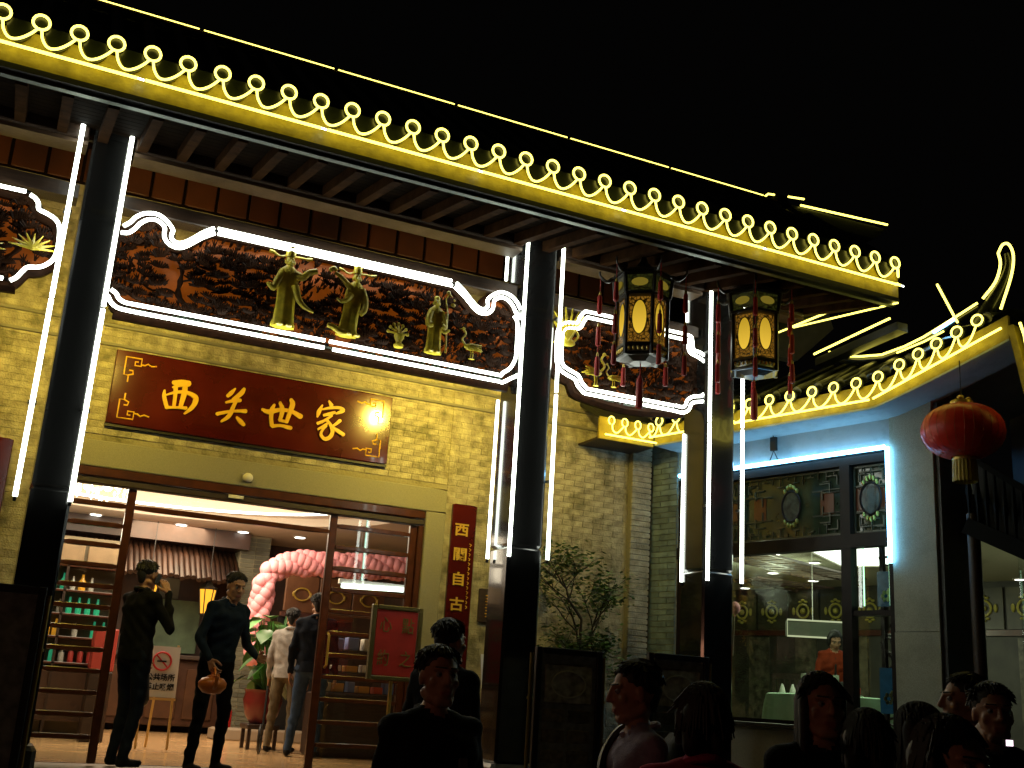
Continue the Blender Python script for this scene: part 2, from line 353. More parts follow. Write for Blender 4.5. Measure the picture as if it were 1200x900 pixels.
for sx in (1, -1):
    for sz in (1, -1):
        mb = MB()
        for l in ORN:
            mb.tube([(2.155+sx*(x-2.155), -.068, 3.307+sz*(z-3.307)) for x, z in l], .0075, 6)
        mb.build('corner_ornament', M_gold, sg)
def text_obj(s, mt, parent, size, loc, rot=(PI/2, 0, 0), depth=.003, name='lettering', sx=1, bold=0):
    cu = bpy.data.curves.new(name, 'FONT'); cu.body = s; cu.size = size; cu.extrude = depth; cu.align_x = 'CENTER'; cu.align_y = 'CENTER'; cu.resolution_u = 2; cu.offset = bold
    o = bpy.data.objects.new('tmp', cu); COL.objects.link(o); dg = bpy.context.evaluated_depsgraph_get()
    me = bpy.data.meshes.new_from_object(o.evaluated_get(dg)); bpy.data.objects.remove(o)
    me.transform(Matrix.LocRotScale(None, Euler(rot), (sx, 1, 1)))
    q = link(name, me, mt, parent); q.location = Vector(loc)-Vector(org_of(parent)); return q
vs_ = thing('couplet_board', 'tall narrow maroon board with gold characters right of the doorway', 'sign', (4.395, 0, 1.0))
mb = MB(); mb.bbox((4.265, -.05, 1.02), (4.535, -.004, 2.665), .008); mb.build('board', M_sign, vs_)
for i, ch in enumerate('西關自古'):
    text_obj(ch, mat('aged_gold', (.55, .34, .03), .45), vs_, .14, (4.375, -.058, 2.395-.25*i), name='gold_character', sx=1.15, bold=.003)
for i in range(14):
    z = 2.27-i*.048
    mb = MB(); x = 4.485
    mb.tube([(x-.012, -.053, z), (x+.012*random.uniform(.3, 1), -.053, z-.01), (x-.006, -.053, z-.028)], .0035, 5); mb.build('inscription_mark', M_gold, vs_)
cl = thing('couplet_board', 'maroon couplet board on the brick wall left of the first black column', 'sign', (-.05, 0, 1.0))
mb = MB(); mb.bbox((-.20, -.05, 1.02), (.085, -.004, 2.69), .008); mb.build('board', M_sign, cl)
for i, ch in enumerate('西關'):
    pass
pq = thing('notice_plaque', 'small dark plaque with gold marks between couplet board and black column', 'sign', (4.71, 0, 1.5))
mb = MB(); mb.bbox((4.63, -.04, 1.50), (4.80, -.004, 1.84), .006); mb.build('board', M_dwood, pq)
for i in range(4):
    mb = MB(); z = 1.77-i*.06
    mb.tube([(4.70, -.045, z), (4.735, -.045, z), (4.735, -.045, z-.03), (4.705, -.045, z-.03)], .006, 5); mb.build('gold_mark', M_gold, pq)
sn = thing('door_sensor', 'small round white sensor on the stone lintel above the doorway', 'sensor', (2.15, -.03, 2.62))
mb = MB(); mb.ball((2.15, -.05, 2.635), (.05, .04, .045)); mb.build('dome', M_white, sn, True)
mb = MB(); mb.box((2.10, -.045, 2.60), (2.20, -.02, 2.67)); mb.build('mount', mat('grey_plastic', (.3, .3, .28), .5), sn)

# ================================================================== COLUMNS with neon edging
def neon(name, pts, r, m, parent, n=8, label=None):
    mb = MB(); pts = [Vector(p) for p in pts]; mb.tube(pts, r, n); return mb.build(name, m, parent, True, label=label)
def column(x0, x1, nl, nr, label, back):
    t = thing('porch_column', label, 'column', ((x0+x1)/2, -1.8, 0))
    mb = MB(); mb.bbox((x0, -2.0, .26), (x1, -1.62, 2.02), .02); mb.build('shaft', M_col, t)
    mb = MB(); mb.bbox((x0, -2.0, 2.023), (x1, -1.62, 5.02), .02); mb.build('shaft', M_col, t)
    mb = MB(); mb.bbox((x0-.05, -2.05, .0), (x1+.05, -1.57, .26), .03); mb.build('plinth', mat('plinth_stone', (.06, .055, .05), .3, var=.3), t)
    for x, zs, y in [(nl, (1.92, 3.395, 3.41, 4.88), -2.055), (nr, (1.93, 3.39, 3.415, 4.88), -2.055)]+([(nl-.02, (1.93, 3.36, 3.6, 4.86) , -1.66)] if back else []):
        for a, b in ((zs[0], zs[1]), (zs[2], zs[3])):
            if y > -2 and a > 3.5: a, b = 4.52, 4.86
            neon('neon_tube', [(x, y-.0, a), (x, y, b)], (.017 if y < -2 else .015), NW, t)
        neon('tube_lead', [(x, y, zs[0]), (x, y+.012, zs[0]-.03)], .012, M_black, t)
    for zz in (2.6, 4.1):
        for x in (nl, nr):
            mb = MB(); mb.box((x-.03, -2.045, zz), (x+.03, -1.99, zz+.02)); mb.build('tube_clip', M_black, t)
    return t
column(.235, .515, .142, .507, 'black stone column with white neon edges, leftmost of the three', False)
column(4.005, 4.33, 3.99, 4.355, 'black stone column with white neon edges between doorway and small tree', True)
column(5.99, 6.335, 6.00, 6.382, 'black stone column with white neon edges beside the angled wing', True)

# ================================================================== CARVED PANELS
def panel(label, outer, inner_off, X0, X1, seed, figs, tubes, joints):
    rnd = random.Random(seed)
    t = thing('carved_panel', label, 'carving', ((X0+X1)/2, -1.85, 3.45))
    PL = [(x, z) for x, z in outer]
    # frame ring following the outline
    c = catmull([(x, -1.84, z) for x, z in PL], 3, True)
    mb = MB(); mb.tube([(p.x, -1.82, p.z) for p in c], .045, 6, closed=True); mb.build('carved_frame', M_carve, t, True)
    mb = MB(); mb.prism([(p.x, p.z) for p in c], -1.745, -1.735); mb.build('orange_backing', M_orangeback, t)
    def inside(x, z, m=0):
        r = False; n = len(PL)
        for i in range(n):
            (xa, za), (xb, zb) = PL[i], PL[(i+1) % n]
            if (za > z) != (zb > z) and x < (xb-xa)*(z-za)/(zb-za)+xa: r = not r
        return r
    # pine pads and leaf sprays in three layers
    pads = []
    for q in range(3):
        mb = MB(); nn = 9
        for a in range(nn):
            an = PI*(a+.5)/nn; L = rnd.uniform(.75, 1)
            mb.capsule((0, 0, 0), (.075*math.cos(an)*L, -.012*math.sin(an*2+q), .045*math.sin(an)*L), .010, .006, 5)
            mb.capsule((.03*math.cos(an), -.012, -.004), (.062*math.cos(an)*L, -.024, .02+.02*math.sin(an)), .008, .005, 5)
        me = mb.mesh('pine_pad', True); me.materials.append(M_carve); pads.append(me)
    area = (X1-X0)*.8; n = 0
    step = .083; zz = 3.47
    cand = []
    while zz < 4.28:
        xx = X0
        while xx < X1:
            x = xx+rnd.uniform(-.03, .03); z = zz+rnd.uniform(-.02, .02)
            # a slow wave leaves orange gaps
            g = math.sin(x*5.1+seed)+math.sin(z*13+x*3+seed*2)+.6*math.sin(x*17+z*9)+rnd.uniform(-.7, .7)
            if inside(x, z) and inside(x, z+.05) and inside(x, z-.03) and g < 1.2: cand.append((x, z))
            xx += .105
        zz += step*.78
    extra = MB()
    for x, z in cand[:0]: pass
    for q in range(int((X1-X0)*300)):
        x = rnd.uniform(X0, X1); z = rnd.uniform(3.47, 4.27)
        g = math.sin(x*4.3+seed)+math.sin(z*11+x*3+seed*2)+.7*math.sin(x*15+z*8)
        if not (inside(x, z) and inside(x, z+.03)) or g > 1.05: continue
        a = rnd.uniform(-.5, .5); L = rnd.uniform(.02, .05)
        for da in (-.55, 0, .55): extra.capsule((x, -1.80+rnd.uniform(-.02, .03), z), (x+L*math.sin(a+da), -1.83+rnd.uniform(-.02, .02), z+L*math.cos(a+da)), .009, .003, 5)
    extra.build('carved_leaves', M_carve, t, True, kind='stuff')
    for x, z in cand[:290]:
        o = bpy.data.objects.new('pine_pad', rnd.choice(pads)); COL.objects.link(o); o.parent = t
        o.location = (x-(X0+X1)/2, rnd.uniform(-.025, .03)+.035, z-3.45); s = rnd.uniform(.8, 1.3); o.scale = (s, 1.2, s*rnd.uniform(.8, 1.15)); o.rotation_euler = (rnd.uniform(-.3, .3), rnd.uniform(-.35, .35), 0)
    # twisted trunks and branches
    for k in range(max(2, int((X1-X0)*1.6))):
        x = X0+.22+(X1-X0-.4)*(k+.5)/max(2, int((X1-X0)*1.6))+rnd.uniform(-.08, .08)
        P = [(x, -1.80, 3.47)]; h = rnd.uniform(.4, .6); dx = rnd.uniform(-.2, .2)
        for j in range(1, 6): P.append((x+dx*j/5+.035*math.sin(j*2.1+k), -1.80, 3.47+h*j/5))
        mb = MB(); C_ = catmull(P, 4); mb.tube(C_, [.03*(1-.6*i/len(C_))+.006*math.sin(i*1.7) for i in range(len(C_))], 7)
        for j in (2, 3, 4):
            p = Vector(P[j]); sx = rnd.choice((-1, 1)); Q = [p, p+Vector((sx*.1, -.01, .03)), p+Vector((sx*.2, 0, .0)), p+Vector((sx*.3, 0, .05))]
            if inside(Q[3].x, Q[3].z): mb.tube(catmull(Q, 3), .010, 5)
        mb.build('carved_trunk', M_carve, t, True)
    # rocky ground strip
    mb = MB(); x = X0+.12
    while x < X1-.12:
        if inside(x, 3.52) : mb.ball((x, -1.81, 3.495), (.07, .03, rnd.uniform(.02, .045)), 8, 5)
        x += .075
    mb.build('carved_ground', mat('dark_green_ground', (.03, .045, .03), .3, var=.3), t, True)
    for fg in figs: fg(t)
    for T in tubes: neon('neon_tube', T, .016, NW, t, 8)
    for p in joints:
        neon('tube_joint', [p, (p[0]+.03, p[1], p[2])], .012, M_black, t)
    return t
M_orangeback = mat('orange_glow_sheet', (.40, .09, .008), .6, var=.85, vscale=3.2, emit=(1, .22, .01), estr=.12)  # emission stands in for lamp light coming through the sheet
def robed(x, z0, h, hat=True, staff=False, lean=0, arms='up', label=''):
    def mk(t):
        mb = MB(); s = h/.66; y = -1.93
        prof = [(.085, 0), (.088, .02), (.075, .06), (.068, .2), (.070, .32), (.078, .40), (.070, .455), (.035, .485), (.028, .495)]
        v = []; f = []; n = 28
        for i, (r, z) in enumerate(prof):
            for k in range(n):
                a = 2*PI*k/n; rr = r*(1+.09*math.sin(k*PI/2+i*.4)*(1 if z < .42 else .2)); v.append((x+lean*z*s+rr*s*math.cos(a), y+rr*s*.55*math.sin(a), z0+z*s))
        for i in range(len(prof)-1):
            for k in range(n): f.append((i*n+k, i*n+(k+1) % n, (i+1)*n+(k+1) % n, (i+1)*n+k))
        f.append(tuple(range(n-1, -1, -1))); f.append(tuple((len(prof)-1)*n+k for k in range(n)))
        mb.add(v, f)
        X = x+lean*.5*s; A = lambda a, b, c: (X+a*s, y+b*s, z0+c*s)
        mb.ball(A(0, -.002, .53), (.034*s, .034*s, .046*s), 12, 8)            # head
        mb.capsule(A(0, -.034, .53), A(0, -.04, .518), .007*s, .009*s, 6)     # nose
        mb.capsule(A(-.014, -.03, .54), A(.014, -.03, .54), .006*s, .006*s, 5) # brow
        mb.capsule(A(0, -.03, .505), A(0, -.035, .40), .02*s, .006*s, 7)      # beard
        for sx in (-1, 1): mb.capsule(A(sx*.034, 0, .53), A(sx*.034, 0, .515), .008*s, .009*s, 5)
        if hat:
            mb.lathe([(.036*s, 0), (.039*s, .03*s), (.034*s, .05*s), (.036*s, .075*s), (.026*s, .10*s), (.008*s, .112*s)], A(0, 0, .56), 14)
            for sx in (-1, 1):
                Q = [A(sx*.03, .01, .575), A(sx*.08, .0, .565+.01*sx), A(sx*.13, 0, .575), A(sx*.165, 0, .583)]
                mb.tube(catmull(Q, 4), [.008*s]*8+[.012*s]*5, 6)
        else:
            mb.ball(A(0, 0, .565), (.033*s, .033*s, .035*s), 10, 7)
        # sleeves
        def sleeve(P, r0, r1): C_ = catmull([A(*p) for p in P], 4); mb.tube(C_, [(r0+(r1-r0)*i/(len(C_)-1))*s for i in range(len(C_))], 9)
        if arms == 'right':      # one arm out to the right holding a tablet, other sleeve low
            sleeve([(.05, -.01, .43), (.10, -.035, .41), (.14, -.05, .45), (.20, -.06, .475)], .032, .022)
            sleeve([(.05, -.04, .33), (.09, -.05, .22), (.15, -.05, .17), (.21, -.05, .15)], .030, .010)
            sleeve([(-.05, -.01, .43), (-.09, -.03, .34), (-.11, -.04, .28), (-.15, -.05, .30)], .032, .018)
            mb.ball(A(-.155, -.05, .30), .013*s, 8, 6)
        elif arms == 'left':
            sleeve([(-.05, -.01, .43), (-.09, -.03, .45), (-.15, -.05, .49), (-.21, -.05, .52)], .030, .014)
            mb.ball(A(-.22, -.05, .55), (.03*s, .015*s, .022*s), 8, 6); mb.ball(A(-.245, -.05, .535), (.02*s, .012*s, .02*s), 8, 6)
            sleeve([(-.05, -.03, .36), (-.09, -.05, .30), (-.13, -.05, .28), (-.17, -.05, .30)], .032, .010)
            sleeve([(.05, -.01, .43), (.085, -.02, .33), (.075, -.045, .24), (.045, -.05, .20)], .032, .024)
            sleeve([(-.02, -.02, .03), (-.10, -.03, .02), (-.17, -.03, .05), (-.22, -.03, .06)], .032, .02)
        else:
            for sx in (-1, 1):
                sleeve([(sx*.05, -.01, .43), (sx*.085, -.03, .34), (sx*.08, -.05, .27), (sx*.05, -.06, .28)], .034, .030)
            sleeve([(.06, -.05, .24), (.09, -.05, .22), (.12, -.05, .24), (.14, -.05, .25)], .02, .012)
        if staff:
            mb.tube(catmull([A(.115, -.045, 0.02), A(.11, -.045, .2), A(.105, -.045, .42), (A(.08, -.045, .56)), A(.115, -.045, .62), A(.14, -.045, .60)], 4), .008*s, 6)
            mb.ball(A(.10, -.05, .64), (.022*s, .016*s, .02*s), 8, 6); mb.ball(A(.155, -.05, .52), (.028*s, .016*s, .018*s), 8, 6); mb.ball(A(.165, -.05, .57), (.012*s,)*3, 8, 6)
        for sx in (-1, 1): mb.ball(A(sx*.035, -.045, .008), (.03*s, .035*s, .016*s), 8, 5)
        mb.build('carved_figure', M_fig, t, True, label=label)
    return mk
def vase(x, z0):
    def mk(t):
        mb = MB(); mb.lathe([(.04, 0), (.045, .02), (.022, .04), (.03, .06), (.045, .09), (.048, .11), (.03, .125)], (x, -1.93, z0), 12)
        for a in range(7):
            an = PI*(a+.5)/7; mb.capsule((x, -1.93, z0+.12), (x+.09*math.cos(an), -1.88, z0+.12+.10*math.sin(an)), .007, .011, 5); mb.ball((x+.09*math.cos(an), -1.885, z0+.12+.10*math.sin(an)), .017, 7, 5)
        mb.build('carved_vase', M_fig, t, True)
    return mk
def crane(x, z0, s=1., face=1, fly=False):
    def mk(t):
        mb = MB(); y = -1.94
        mb.ball((x, y, z0+.11*s), (.065*s, .03, .032*s), 12, 8)
        mb.tube(catmull([(x-face*.05*s, y, z0+.12*s), (x-face*.085*s, y, z0+.17*s), (x-face*.055*s, y, z0+.22*s), (x-face*.075*s, y, z0+.26*s)], 4), .009*s, 6)
        mb.ball((x-face*.078*s, y, z0+.265*s), .015*s, 8, 6); mb.capsule((x-face*.085*s, y, z0+.265*s), (x-face*.12*s, y, z0+.255*s), .006*s, .002, 5)
        mb.capsule((x+face*.05*s, y, z0+.11*s), (x+face*.11*s, y, z0+.09*s), .018*s, .006, 6)
        if fly:
            for k in range(7):
                a = R(40+k*14); mb.capsule((x, y-.01, z0+.12*s), (x+face*math.cos(a)*.24*s*(1-.05*abs(k-3)), y-.02, z0+.12*s+math.sin(a)*.24*s), .018*s, .006, 5)
        else:
            mb.tube([(x, y, z0+.09*s), (x+.005, y, z0+.04), (x, y, z0)], .006*s, 5); mb.tube([(x+.02, y, z0+.09*s), (x+.025, y, z0+.04), (x+.02, y, z0)], .006*s, 5)
            mb.ball((x+.01, y-.01, z0), (.03, .02, .006), 8, 4)
            for k in range(4): mb.capsule((x-.02, y-.02, z0+(.125-.012*k)*s), (x+face*.09*s, y-.025, z0+(.135-.02*k)*s), .012*s, .005, 5)
        mb.build('carved_crane', M_fig, t, True)
    return mk
def leaf_spray(x, z0):
    def mk(t):
        mb = MB()
        for k in range(9):
            a = R(10+k*20); mb.capsule((x, -1.93, z0), (x+.17*math.cos(a), -1.885, z0+.13*math.sin(a)), .018, .004, 6)
        mb.build('carved_leaf_spray', M_fig, t, True)
    return mk
YN = -1.955
def mir(P, c=2.30): return [(2*c-x, z) for x, z in P][::-1]
Lout = [(.56, 4.12), (.606, 4.165), (.635, 4.211), (.687, 4.254), (.753, 4.276), (.813, 4.272), (.864, 4.242), (.905, 4.206), (.928, 4.170), (.921, 4.131), (.933, 4.094), (.975, 4.077), (1.028, 4.094), (1.092, 4.146), (1.156, 4.208), (1.239, 4.268)]
Lin = [(.548, 4.062), (.60, 4.072), (.643, 4.115), (.676, 4.169), (.727, 4.214), (.784, 4.228), (.827, 4.213), (.861, 4.182), (.866, 4.136), (.877, 4.090), (.915, 4.051), (.976, 4.036), (1.032, 4.055), (1.09, 4.103), (1.16, 4.166), (1.25, 4.226)]
Lb1 = [(.545, 3.590), (.588, 3.565), (.611, 3.53), (.66, 3.508), (.72, 3.506)]
Lb2 = [(.530, 3.535), (.561, 3.488), (.611, 3.456), (.679, 3.449), (.74, 3.447)]
def tub(P, k=4): return catmull([(x, YN, z) for x, z in P], k)
def st(a, b): return [(a[0], YN, a[1]), (b[0], YN, b[1])]
tubes = [tub(Lout), tub(Lin), tub(Lb1), tub(Lb2), tub(mir(Lout)), tub(mir(Lin)),
         st((1.27, 4.270), (3.315, 4.276)), st((1.275, 4.229), (3.325, 4.233)),
         st((.725, 3.506), (2.245, 3.512)), st((.745, 3.447), (2.245, 3.449)), st((2.285, 3.512), (3.86, 3.504)), st((2.32, 3.449), (3.84, 3.446)),
         tub([(4.004, 4.113), (4.040, 4.04), (4.054, 3.907), (4.051, 3.771), (4.043, 3.636), (4.019, 3.545), (3.95, 3.495), (3.874, 3.445), (3.85, 3.444)]),
         tub([(3.94, 4.078), (3.975, 4.03), (3.985, 3.90), (3.985, 3.781), (3.980, 3.68), (3.934, 3.585), (3.867, 3.53), (3.86, 3.506)])]
outl = [(.56, 3.56), (.50, 3.7), (.50, 3.9), (.545, 4.10)]+Lout+[(1.3, 4.275), (2.3, 4.28), (3.3, 4.275)]+mir(Lout)+[(4.05, 4.1), (4.07, 3.9), (4.06, 3.65), (3.95, 3.47), (3.83, 3.44), (2.3, 3.44), (.74, 3.44), (.64, 3.455)]
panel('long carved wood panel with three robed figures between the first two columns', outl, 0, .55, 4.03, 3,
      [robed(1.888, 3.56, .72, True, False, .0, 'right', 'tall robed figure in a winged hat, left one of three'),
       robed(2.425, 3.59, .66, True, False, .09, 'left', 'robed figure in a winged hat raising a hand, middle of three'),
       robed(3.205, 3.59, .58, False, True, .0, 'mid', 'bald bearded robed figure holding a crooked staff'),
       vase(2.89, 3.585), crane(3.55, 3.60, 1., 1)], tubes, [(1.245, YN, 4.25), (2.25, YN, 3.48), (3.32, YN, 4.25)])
P2 = [(5.037, 4.275), (4.713, 4.275), (4.655, 4.262), (4.608, 4.20), (4.585, 4.145), (4.48, 4.125), (4.422, 4.09), (4.388, 4.028), (4.383, 3.945), (4.386, 3.808), (4.399, 3.716), (4.446, 3.656), (4.522, 3.623), (4.590, 3.60), (4.622, 3.546), (4.69, 3.488)]
P2R = [(5.50, 4.270), (5.80, 4.268), (5.852, 4.235), (5.871, 4.135), (5.946, 4.118), (6.031, 4.077), (6.075, 4.0), (6.080, 3.84), (6.072, 3.724), (6.005, 3.64), (5.90, 3.61), (5.855, 3.58), (5.83, 3.52), (5.763, 3.482), (5.68, 3.485)]
def off_in(P, cx, cz, d):
    o = []
    for i, (x, z) in enumerate(P):
        a = P[max(0, i-1)]; b = P[min(len(P)-1, i+1)]; tx, tz = b[0]-a[0], b[1]-a[1]; L = math.hypot(tx, tz) or 1; nx, nz = -tz/L, tx/L
        if (cx-x)*nx+(cz-z)*nz < 0: nx, nz = -nx, -nz
        o.append((x+nx*d, z+nz*d))
    return o
def offtub(P, c, d): return tub(off_in(P, c[0], c[1], d), 3)
t2 = [tub(P2, 3), tub(P2R, 3)]
side = [(1 if True else 0)]
def inner(P, sgn, d=.055):
    o = []
    for i, (x, z) in enumerate(P):
        a = P[max(0, i-1)]; b = P[min(len(P)-1, i+1)]; tx, tz = b[0]-a[0], b[1]-a[1]; L = math.hypot(tx, tz) or 1
        o.append((x-tz/L*d*sgn, z+tx/L*d*sgn))
    return o
t2 += [tub(inner(P2, 1), 3), tub(inner(P2R, -1), 3), st((4.70, 3.486), (5.66, 3.486)), st((4.72, 3.535), (5.66, 3.535))]
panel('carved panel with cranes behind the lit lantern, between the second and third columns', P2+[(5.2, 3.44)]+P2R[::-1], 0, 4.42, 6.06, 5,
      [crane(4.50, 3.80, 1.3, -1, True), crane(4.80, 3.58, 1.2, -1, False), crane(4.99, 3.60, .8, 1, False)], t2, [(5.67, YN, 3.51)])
P0 = [(-1.2, 4.22), (-.3, 4.222), (-.17, 4.223)]
P0b = [(-.132, 4.205), (-.094, 4.186), (-.067, 4.152), (-.055, 4.104), (.001, 4.086), (.07, 4.054), (.108, 3.997), (.122, 3.885), (.12, 3.787), (.096, 3.717), (.029, 3.656), (-.055, 3.635), (-.086, 3.595), (-.118, 3.54), (-.155, 3.507)]
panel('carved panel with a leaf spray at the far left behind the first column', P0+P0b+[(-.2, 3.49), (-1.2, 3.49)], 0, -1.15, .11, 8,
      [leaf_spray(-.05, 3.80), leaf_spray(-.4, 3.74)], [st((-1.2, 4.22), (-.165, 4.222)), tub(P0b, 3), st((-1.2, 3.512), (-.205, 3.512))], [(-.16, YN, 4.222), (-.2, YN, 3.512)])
# ================================================================== MAIN PORCH ROOF
roof = thing('porch_roof', 'long dark tiled porch roof edged with looping yellow neon', 'roof', (3, -2.5, 4.5))
EX0, EX1 = -1.4, 7.33; SP = .2415; CX0 = -.488
mb = MB(); mb.box((EX0, -3.17, 4.605), (EX1, -3.12, 4.86)); mb.build('fascia_board', M_fascia, roof)
mb = MB(); mb.box((EX1+.003, -3.12, 4.78), (EX1+.04, -.3, 4.90)); mb.build('side_fascia', M_tile, roof)
mb = MB(); mb.box((EX0, -3.18, 4.56), (EX1, -3.10, 4.602)); mb.build('black_lip', M_black, roof)
mb = MB(); mb.box((EX0, -3.13, 4.535), (EX1, -3.08, 4.557)); mb.build('steel_edge_strip', M_silver, roof)
# soffit and rafters, rising inwards
def sof(y): return 4.60+(y+3.10)*.20
for k in range(13):
    ya, yb = -3.08+k*.1, -3.08+(k+1)*.1-.006
    mb = MB(); mb.add([(EX0, ya, sof(ya)+.02), (EX1, ya, sof(ya)+.02), (EX1, yb, sof(yb)+.02), (EX0, yb, sof(yb)+.02), (EX0, ya, sof(ya)+.05), (EX1, ya, sof(ya)+.05), (EX1, yb, sof(yb)+.05), (EX0, yb, sof(yb)+.05)], [(0,3,2,1),(4,5,6,7),(0,1,5,4),(1,2,6,5),(2,3,7,6),(3,0,4,7)])
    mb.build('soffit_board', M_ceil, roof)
k = 0; x = -1.2
while x < 7.2:
    mb = MB(); mb.beam((x, -3.03, sof(-3.03)-.03), (x, -1.85, sof(-1.85)-.03), .075, .09); mb.build('rafter', M_raft, roof); x += .30
mb = MB(); mb.bbox((EX0, -2.02, 4.74), (.2, -1.80, 5.0), .01); mb.build('lintel_beam', M_dwood, roof)
for a, b in ((.55, 3.97), (4.36, 5.95), (6.38, 7.2)):
    mb = MB(); mb.bbox((a, -2.02, 4.74), (b, -1.82, 5.0), .01); mb.build('lintel_beam', M_dwood, roof)
    mb = MB(); mb.box((a, -1.98, 4.705), (b, -1.78, 4.737)); mb.build('beam_soffit', M_lwood, roof)
    if b < 7: 
        mb = MB(); mb.bbox((a-.02, -1.90, 4.285), (b+.02, -1.72, 4.40), .01); mb.build('panel_rail', M_dwood, roof)
mb = MB(); mb.box((EX0, -1.98, 4.705), (.2, -1.78, 4.737)); mb.build('beam_soffit', M_lwood, roof)
mb = MB(); mb.box((EX0, -1.90, 4.285), (.2, -1.72, 4.40)); mb.build('panel_rail', M_dwood, roof)
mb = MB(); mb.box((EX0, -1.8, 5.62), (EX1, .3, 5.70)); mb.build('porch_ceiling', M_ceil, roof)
mb = MB(); mb.add([(EX0,-3.15,4.90),(EX1,-3.15,4.90),(EX1,-1.9,5.88),(EX0,-1.9,5.88),(EX0,-1.9,5.80),(EX1,-1.9,5.80),(EX1,-3.10,4.86),(EX0,-3.10,4.86)],[(0,1,2,3),(4,5,6,7),(1,6,5,2),(0,3,4,7),(0,7,6,1)]); mb.build('roof_deck', M_tile, roof)
mb = MB(); mb.add([(EX0,-1.9,5.85),(EX1,-1.9,5.85),(EX1,.3,5.72),(EX0,.3,5.72)],[(0,1,2,3)]); mb.build('rear_deck', M_tile, roof)
mb = MB(); mb.bbox((EX0, -1.99, 5.86), (6.9, -1.83, 5.955), .01); mb.build('ridge', M_tile, roof)
mb = MB(); mb.tube([(EX0, -2.0, 5.945), (6.85, -2.0, 5.945)], .008, 6); mb.build('brass_ridge_rail', mat('brass_rail', (.45, .33, .05), .4, metal=.5), roof)
# tiles and the neon scallops
mb = MB(); n = 12
mb.tube([(0, 0, 0), (0, .02, .0)], .060, n); tile_end = mb.mesh('round_tile_end', True); tile_end.materials.append(M_tile)
mb = MB(); mb.tube([(0, .02, .0), (0, 1.2, .915)], .055, 8); roll = mb.mesh('roll_tile', True); roll.materials.append(M_tile)
mb = MB(); sh = [(-.10, .05)]+[(-.10+.2*i/8, -.115*math.sin(PI*i/8)) for i in range(1, 8)]+[(.10, .05)]
mb.prism(sh, -.012, .012); drip = mb.mesh('drip_tile'); drip.materials.append(M_tile)
rx, ry, rz = ORG[roof.name]
def inst(name, me, parent, loc, rot=None):
    o = bpy.data.objects.new(name, me); COL.objects.link(o); o.parent = parent; p = org_of(parent); o.location = (loc[0]-p[0], loc[1]-p[1], loc[2]-p[2])
    if rot: o.rotation_euler = rot
    return o
def loop_pts(xf, k, first=0, last=0, rc=.054, zc=4.918, zd=4.748):
    """the dip left of circle k flowing into the circle; xf(u, z) gives the world point, u in units of tile pitch"""
    U = [(k-1+.05, zc-.062), (k-1+.10, zc-.115), (k-1+.24, zd+.006), (k-1+.42, zd), (k-1+.62, zd+.028), (k-1+.80, zd+.072), (k-.06, zc-rc*.96)]
    P = catmull([(u, 0, z) for u, z in U], 3); P = [xf(p.x, p.z) for p in P]
    for i in range(1, 17):
        a = R(258)+R(350)*i/16
        P.append(xf(k+math.cos(a)*rc/SP*.98, zc+math.sin(a)*rc))
    return P
mf = lambda u, z: (CX0+u*SP, -3.235, z)
for k in range(-3, 33):
    x = CX0+k*SP
    inst('round_tile_end', tile_end, roof, (x, -3.215, 4.918)); inst('roll_tile', roll, roof, (x, -3.20, 4.935))
    if k < 32: inst('drip_tile', drip, roof, (x+SP/2, -3.19, 4.865))
    if (k % 2) == 0 or True:
        P = loop_pts(mf, k, 0, 0)
        neon('scallop_neon_tube', P, .0092, NY, roof, 7)
neon('scallop_neon_tube', [(7.27+.025*math.cos(a/10*2*PI), -3.235+.02*math.cos(a/10*2*PI), 4.83+.045*math.sin(a/10*2*PI)) for a in range(11)], .0095, NY, roof, 7)
for a, b in ((-1.3, .42), (.45, 1.72), (1.75, 2.98), (3.0, 4.28), (4.31, 5.72), (5.75, 7.31)):
    neon('straight_neon_tube', [(a+.008, -3.235, 4.705), (b-.012, -3.235, 4.705)], .0115, NY, roof)
    neon('tube_joint', [(b-.012, -3.235, 4.705), (b+.03, -3.23, 4.705)], .007, NW, roof, 6)
neon('side_neon_tube', [(7.30, -3.20, 4.734), (7.30, -1.66, 4.734)], .011, NY, roof)
neon('side_neon_tube', [(7.30, -3.19, 4.545), (7.30, -1.70, 4.72)], .009, NY, roof)
neon('side_neon_tube', [(7.30, -1.62, 4.733), (7.30, -1.37, 4.733)], .009, NY, roof)
J = [-1.3, .91, 2.08, 3.23, 4.41, 5.565, 6.74]
for a, b in zip(J[:-1], J[1:]):
    neon('ridge_neon_tube', [(a+.02, -1.93, 5.995), (b-.02, -1.93, 5.995)], .012, NY, roof)
    for x in (a+.05, b-.05):
        mb = MB(); mb.box((x-.006, -1.94, 5.94), (x+.006, -1.92, 5.985)); mb.build('tube_bracket', M_black, roof)
neon('ridge_neon_tube', [(6.74, -1.93, 5.985), (6.79, -1.93, 6.035), (6.87, -1.93, 6.045)], .010, NY, roof)
mb = MB(); mb.tube(catmull([(6.78, -1.9, 5.90), (6.95, -1.9, 6.03), (7.02, -1.9, 6.02), (7.1, -1.9, 5.93), (7.35, -1.9, 5.86)], 4), .045, 8); mb.build('ridge_finial', M_tile, roof, True)
br = thing('rear_roof', 'small stretch of higher dark roof ridge with one yellow neon tube behind the main roof end', 'roof', (9, -.6, 6.6))
neon('ridge_neon_tube', [(8.12, -.62, 6.875), (8.36, -.62, 6.905)], .012, NY, br); neon('ridge_neon_tube', [(8.31, -.62, 6.81), (9.70, -.62, 6.895)], .013, NY, br)
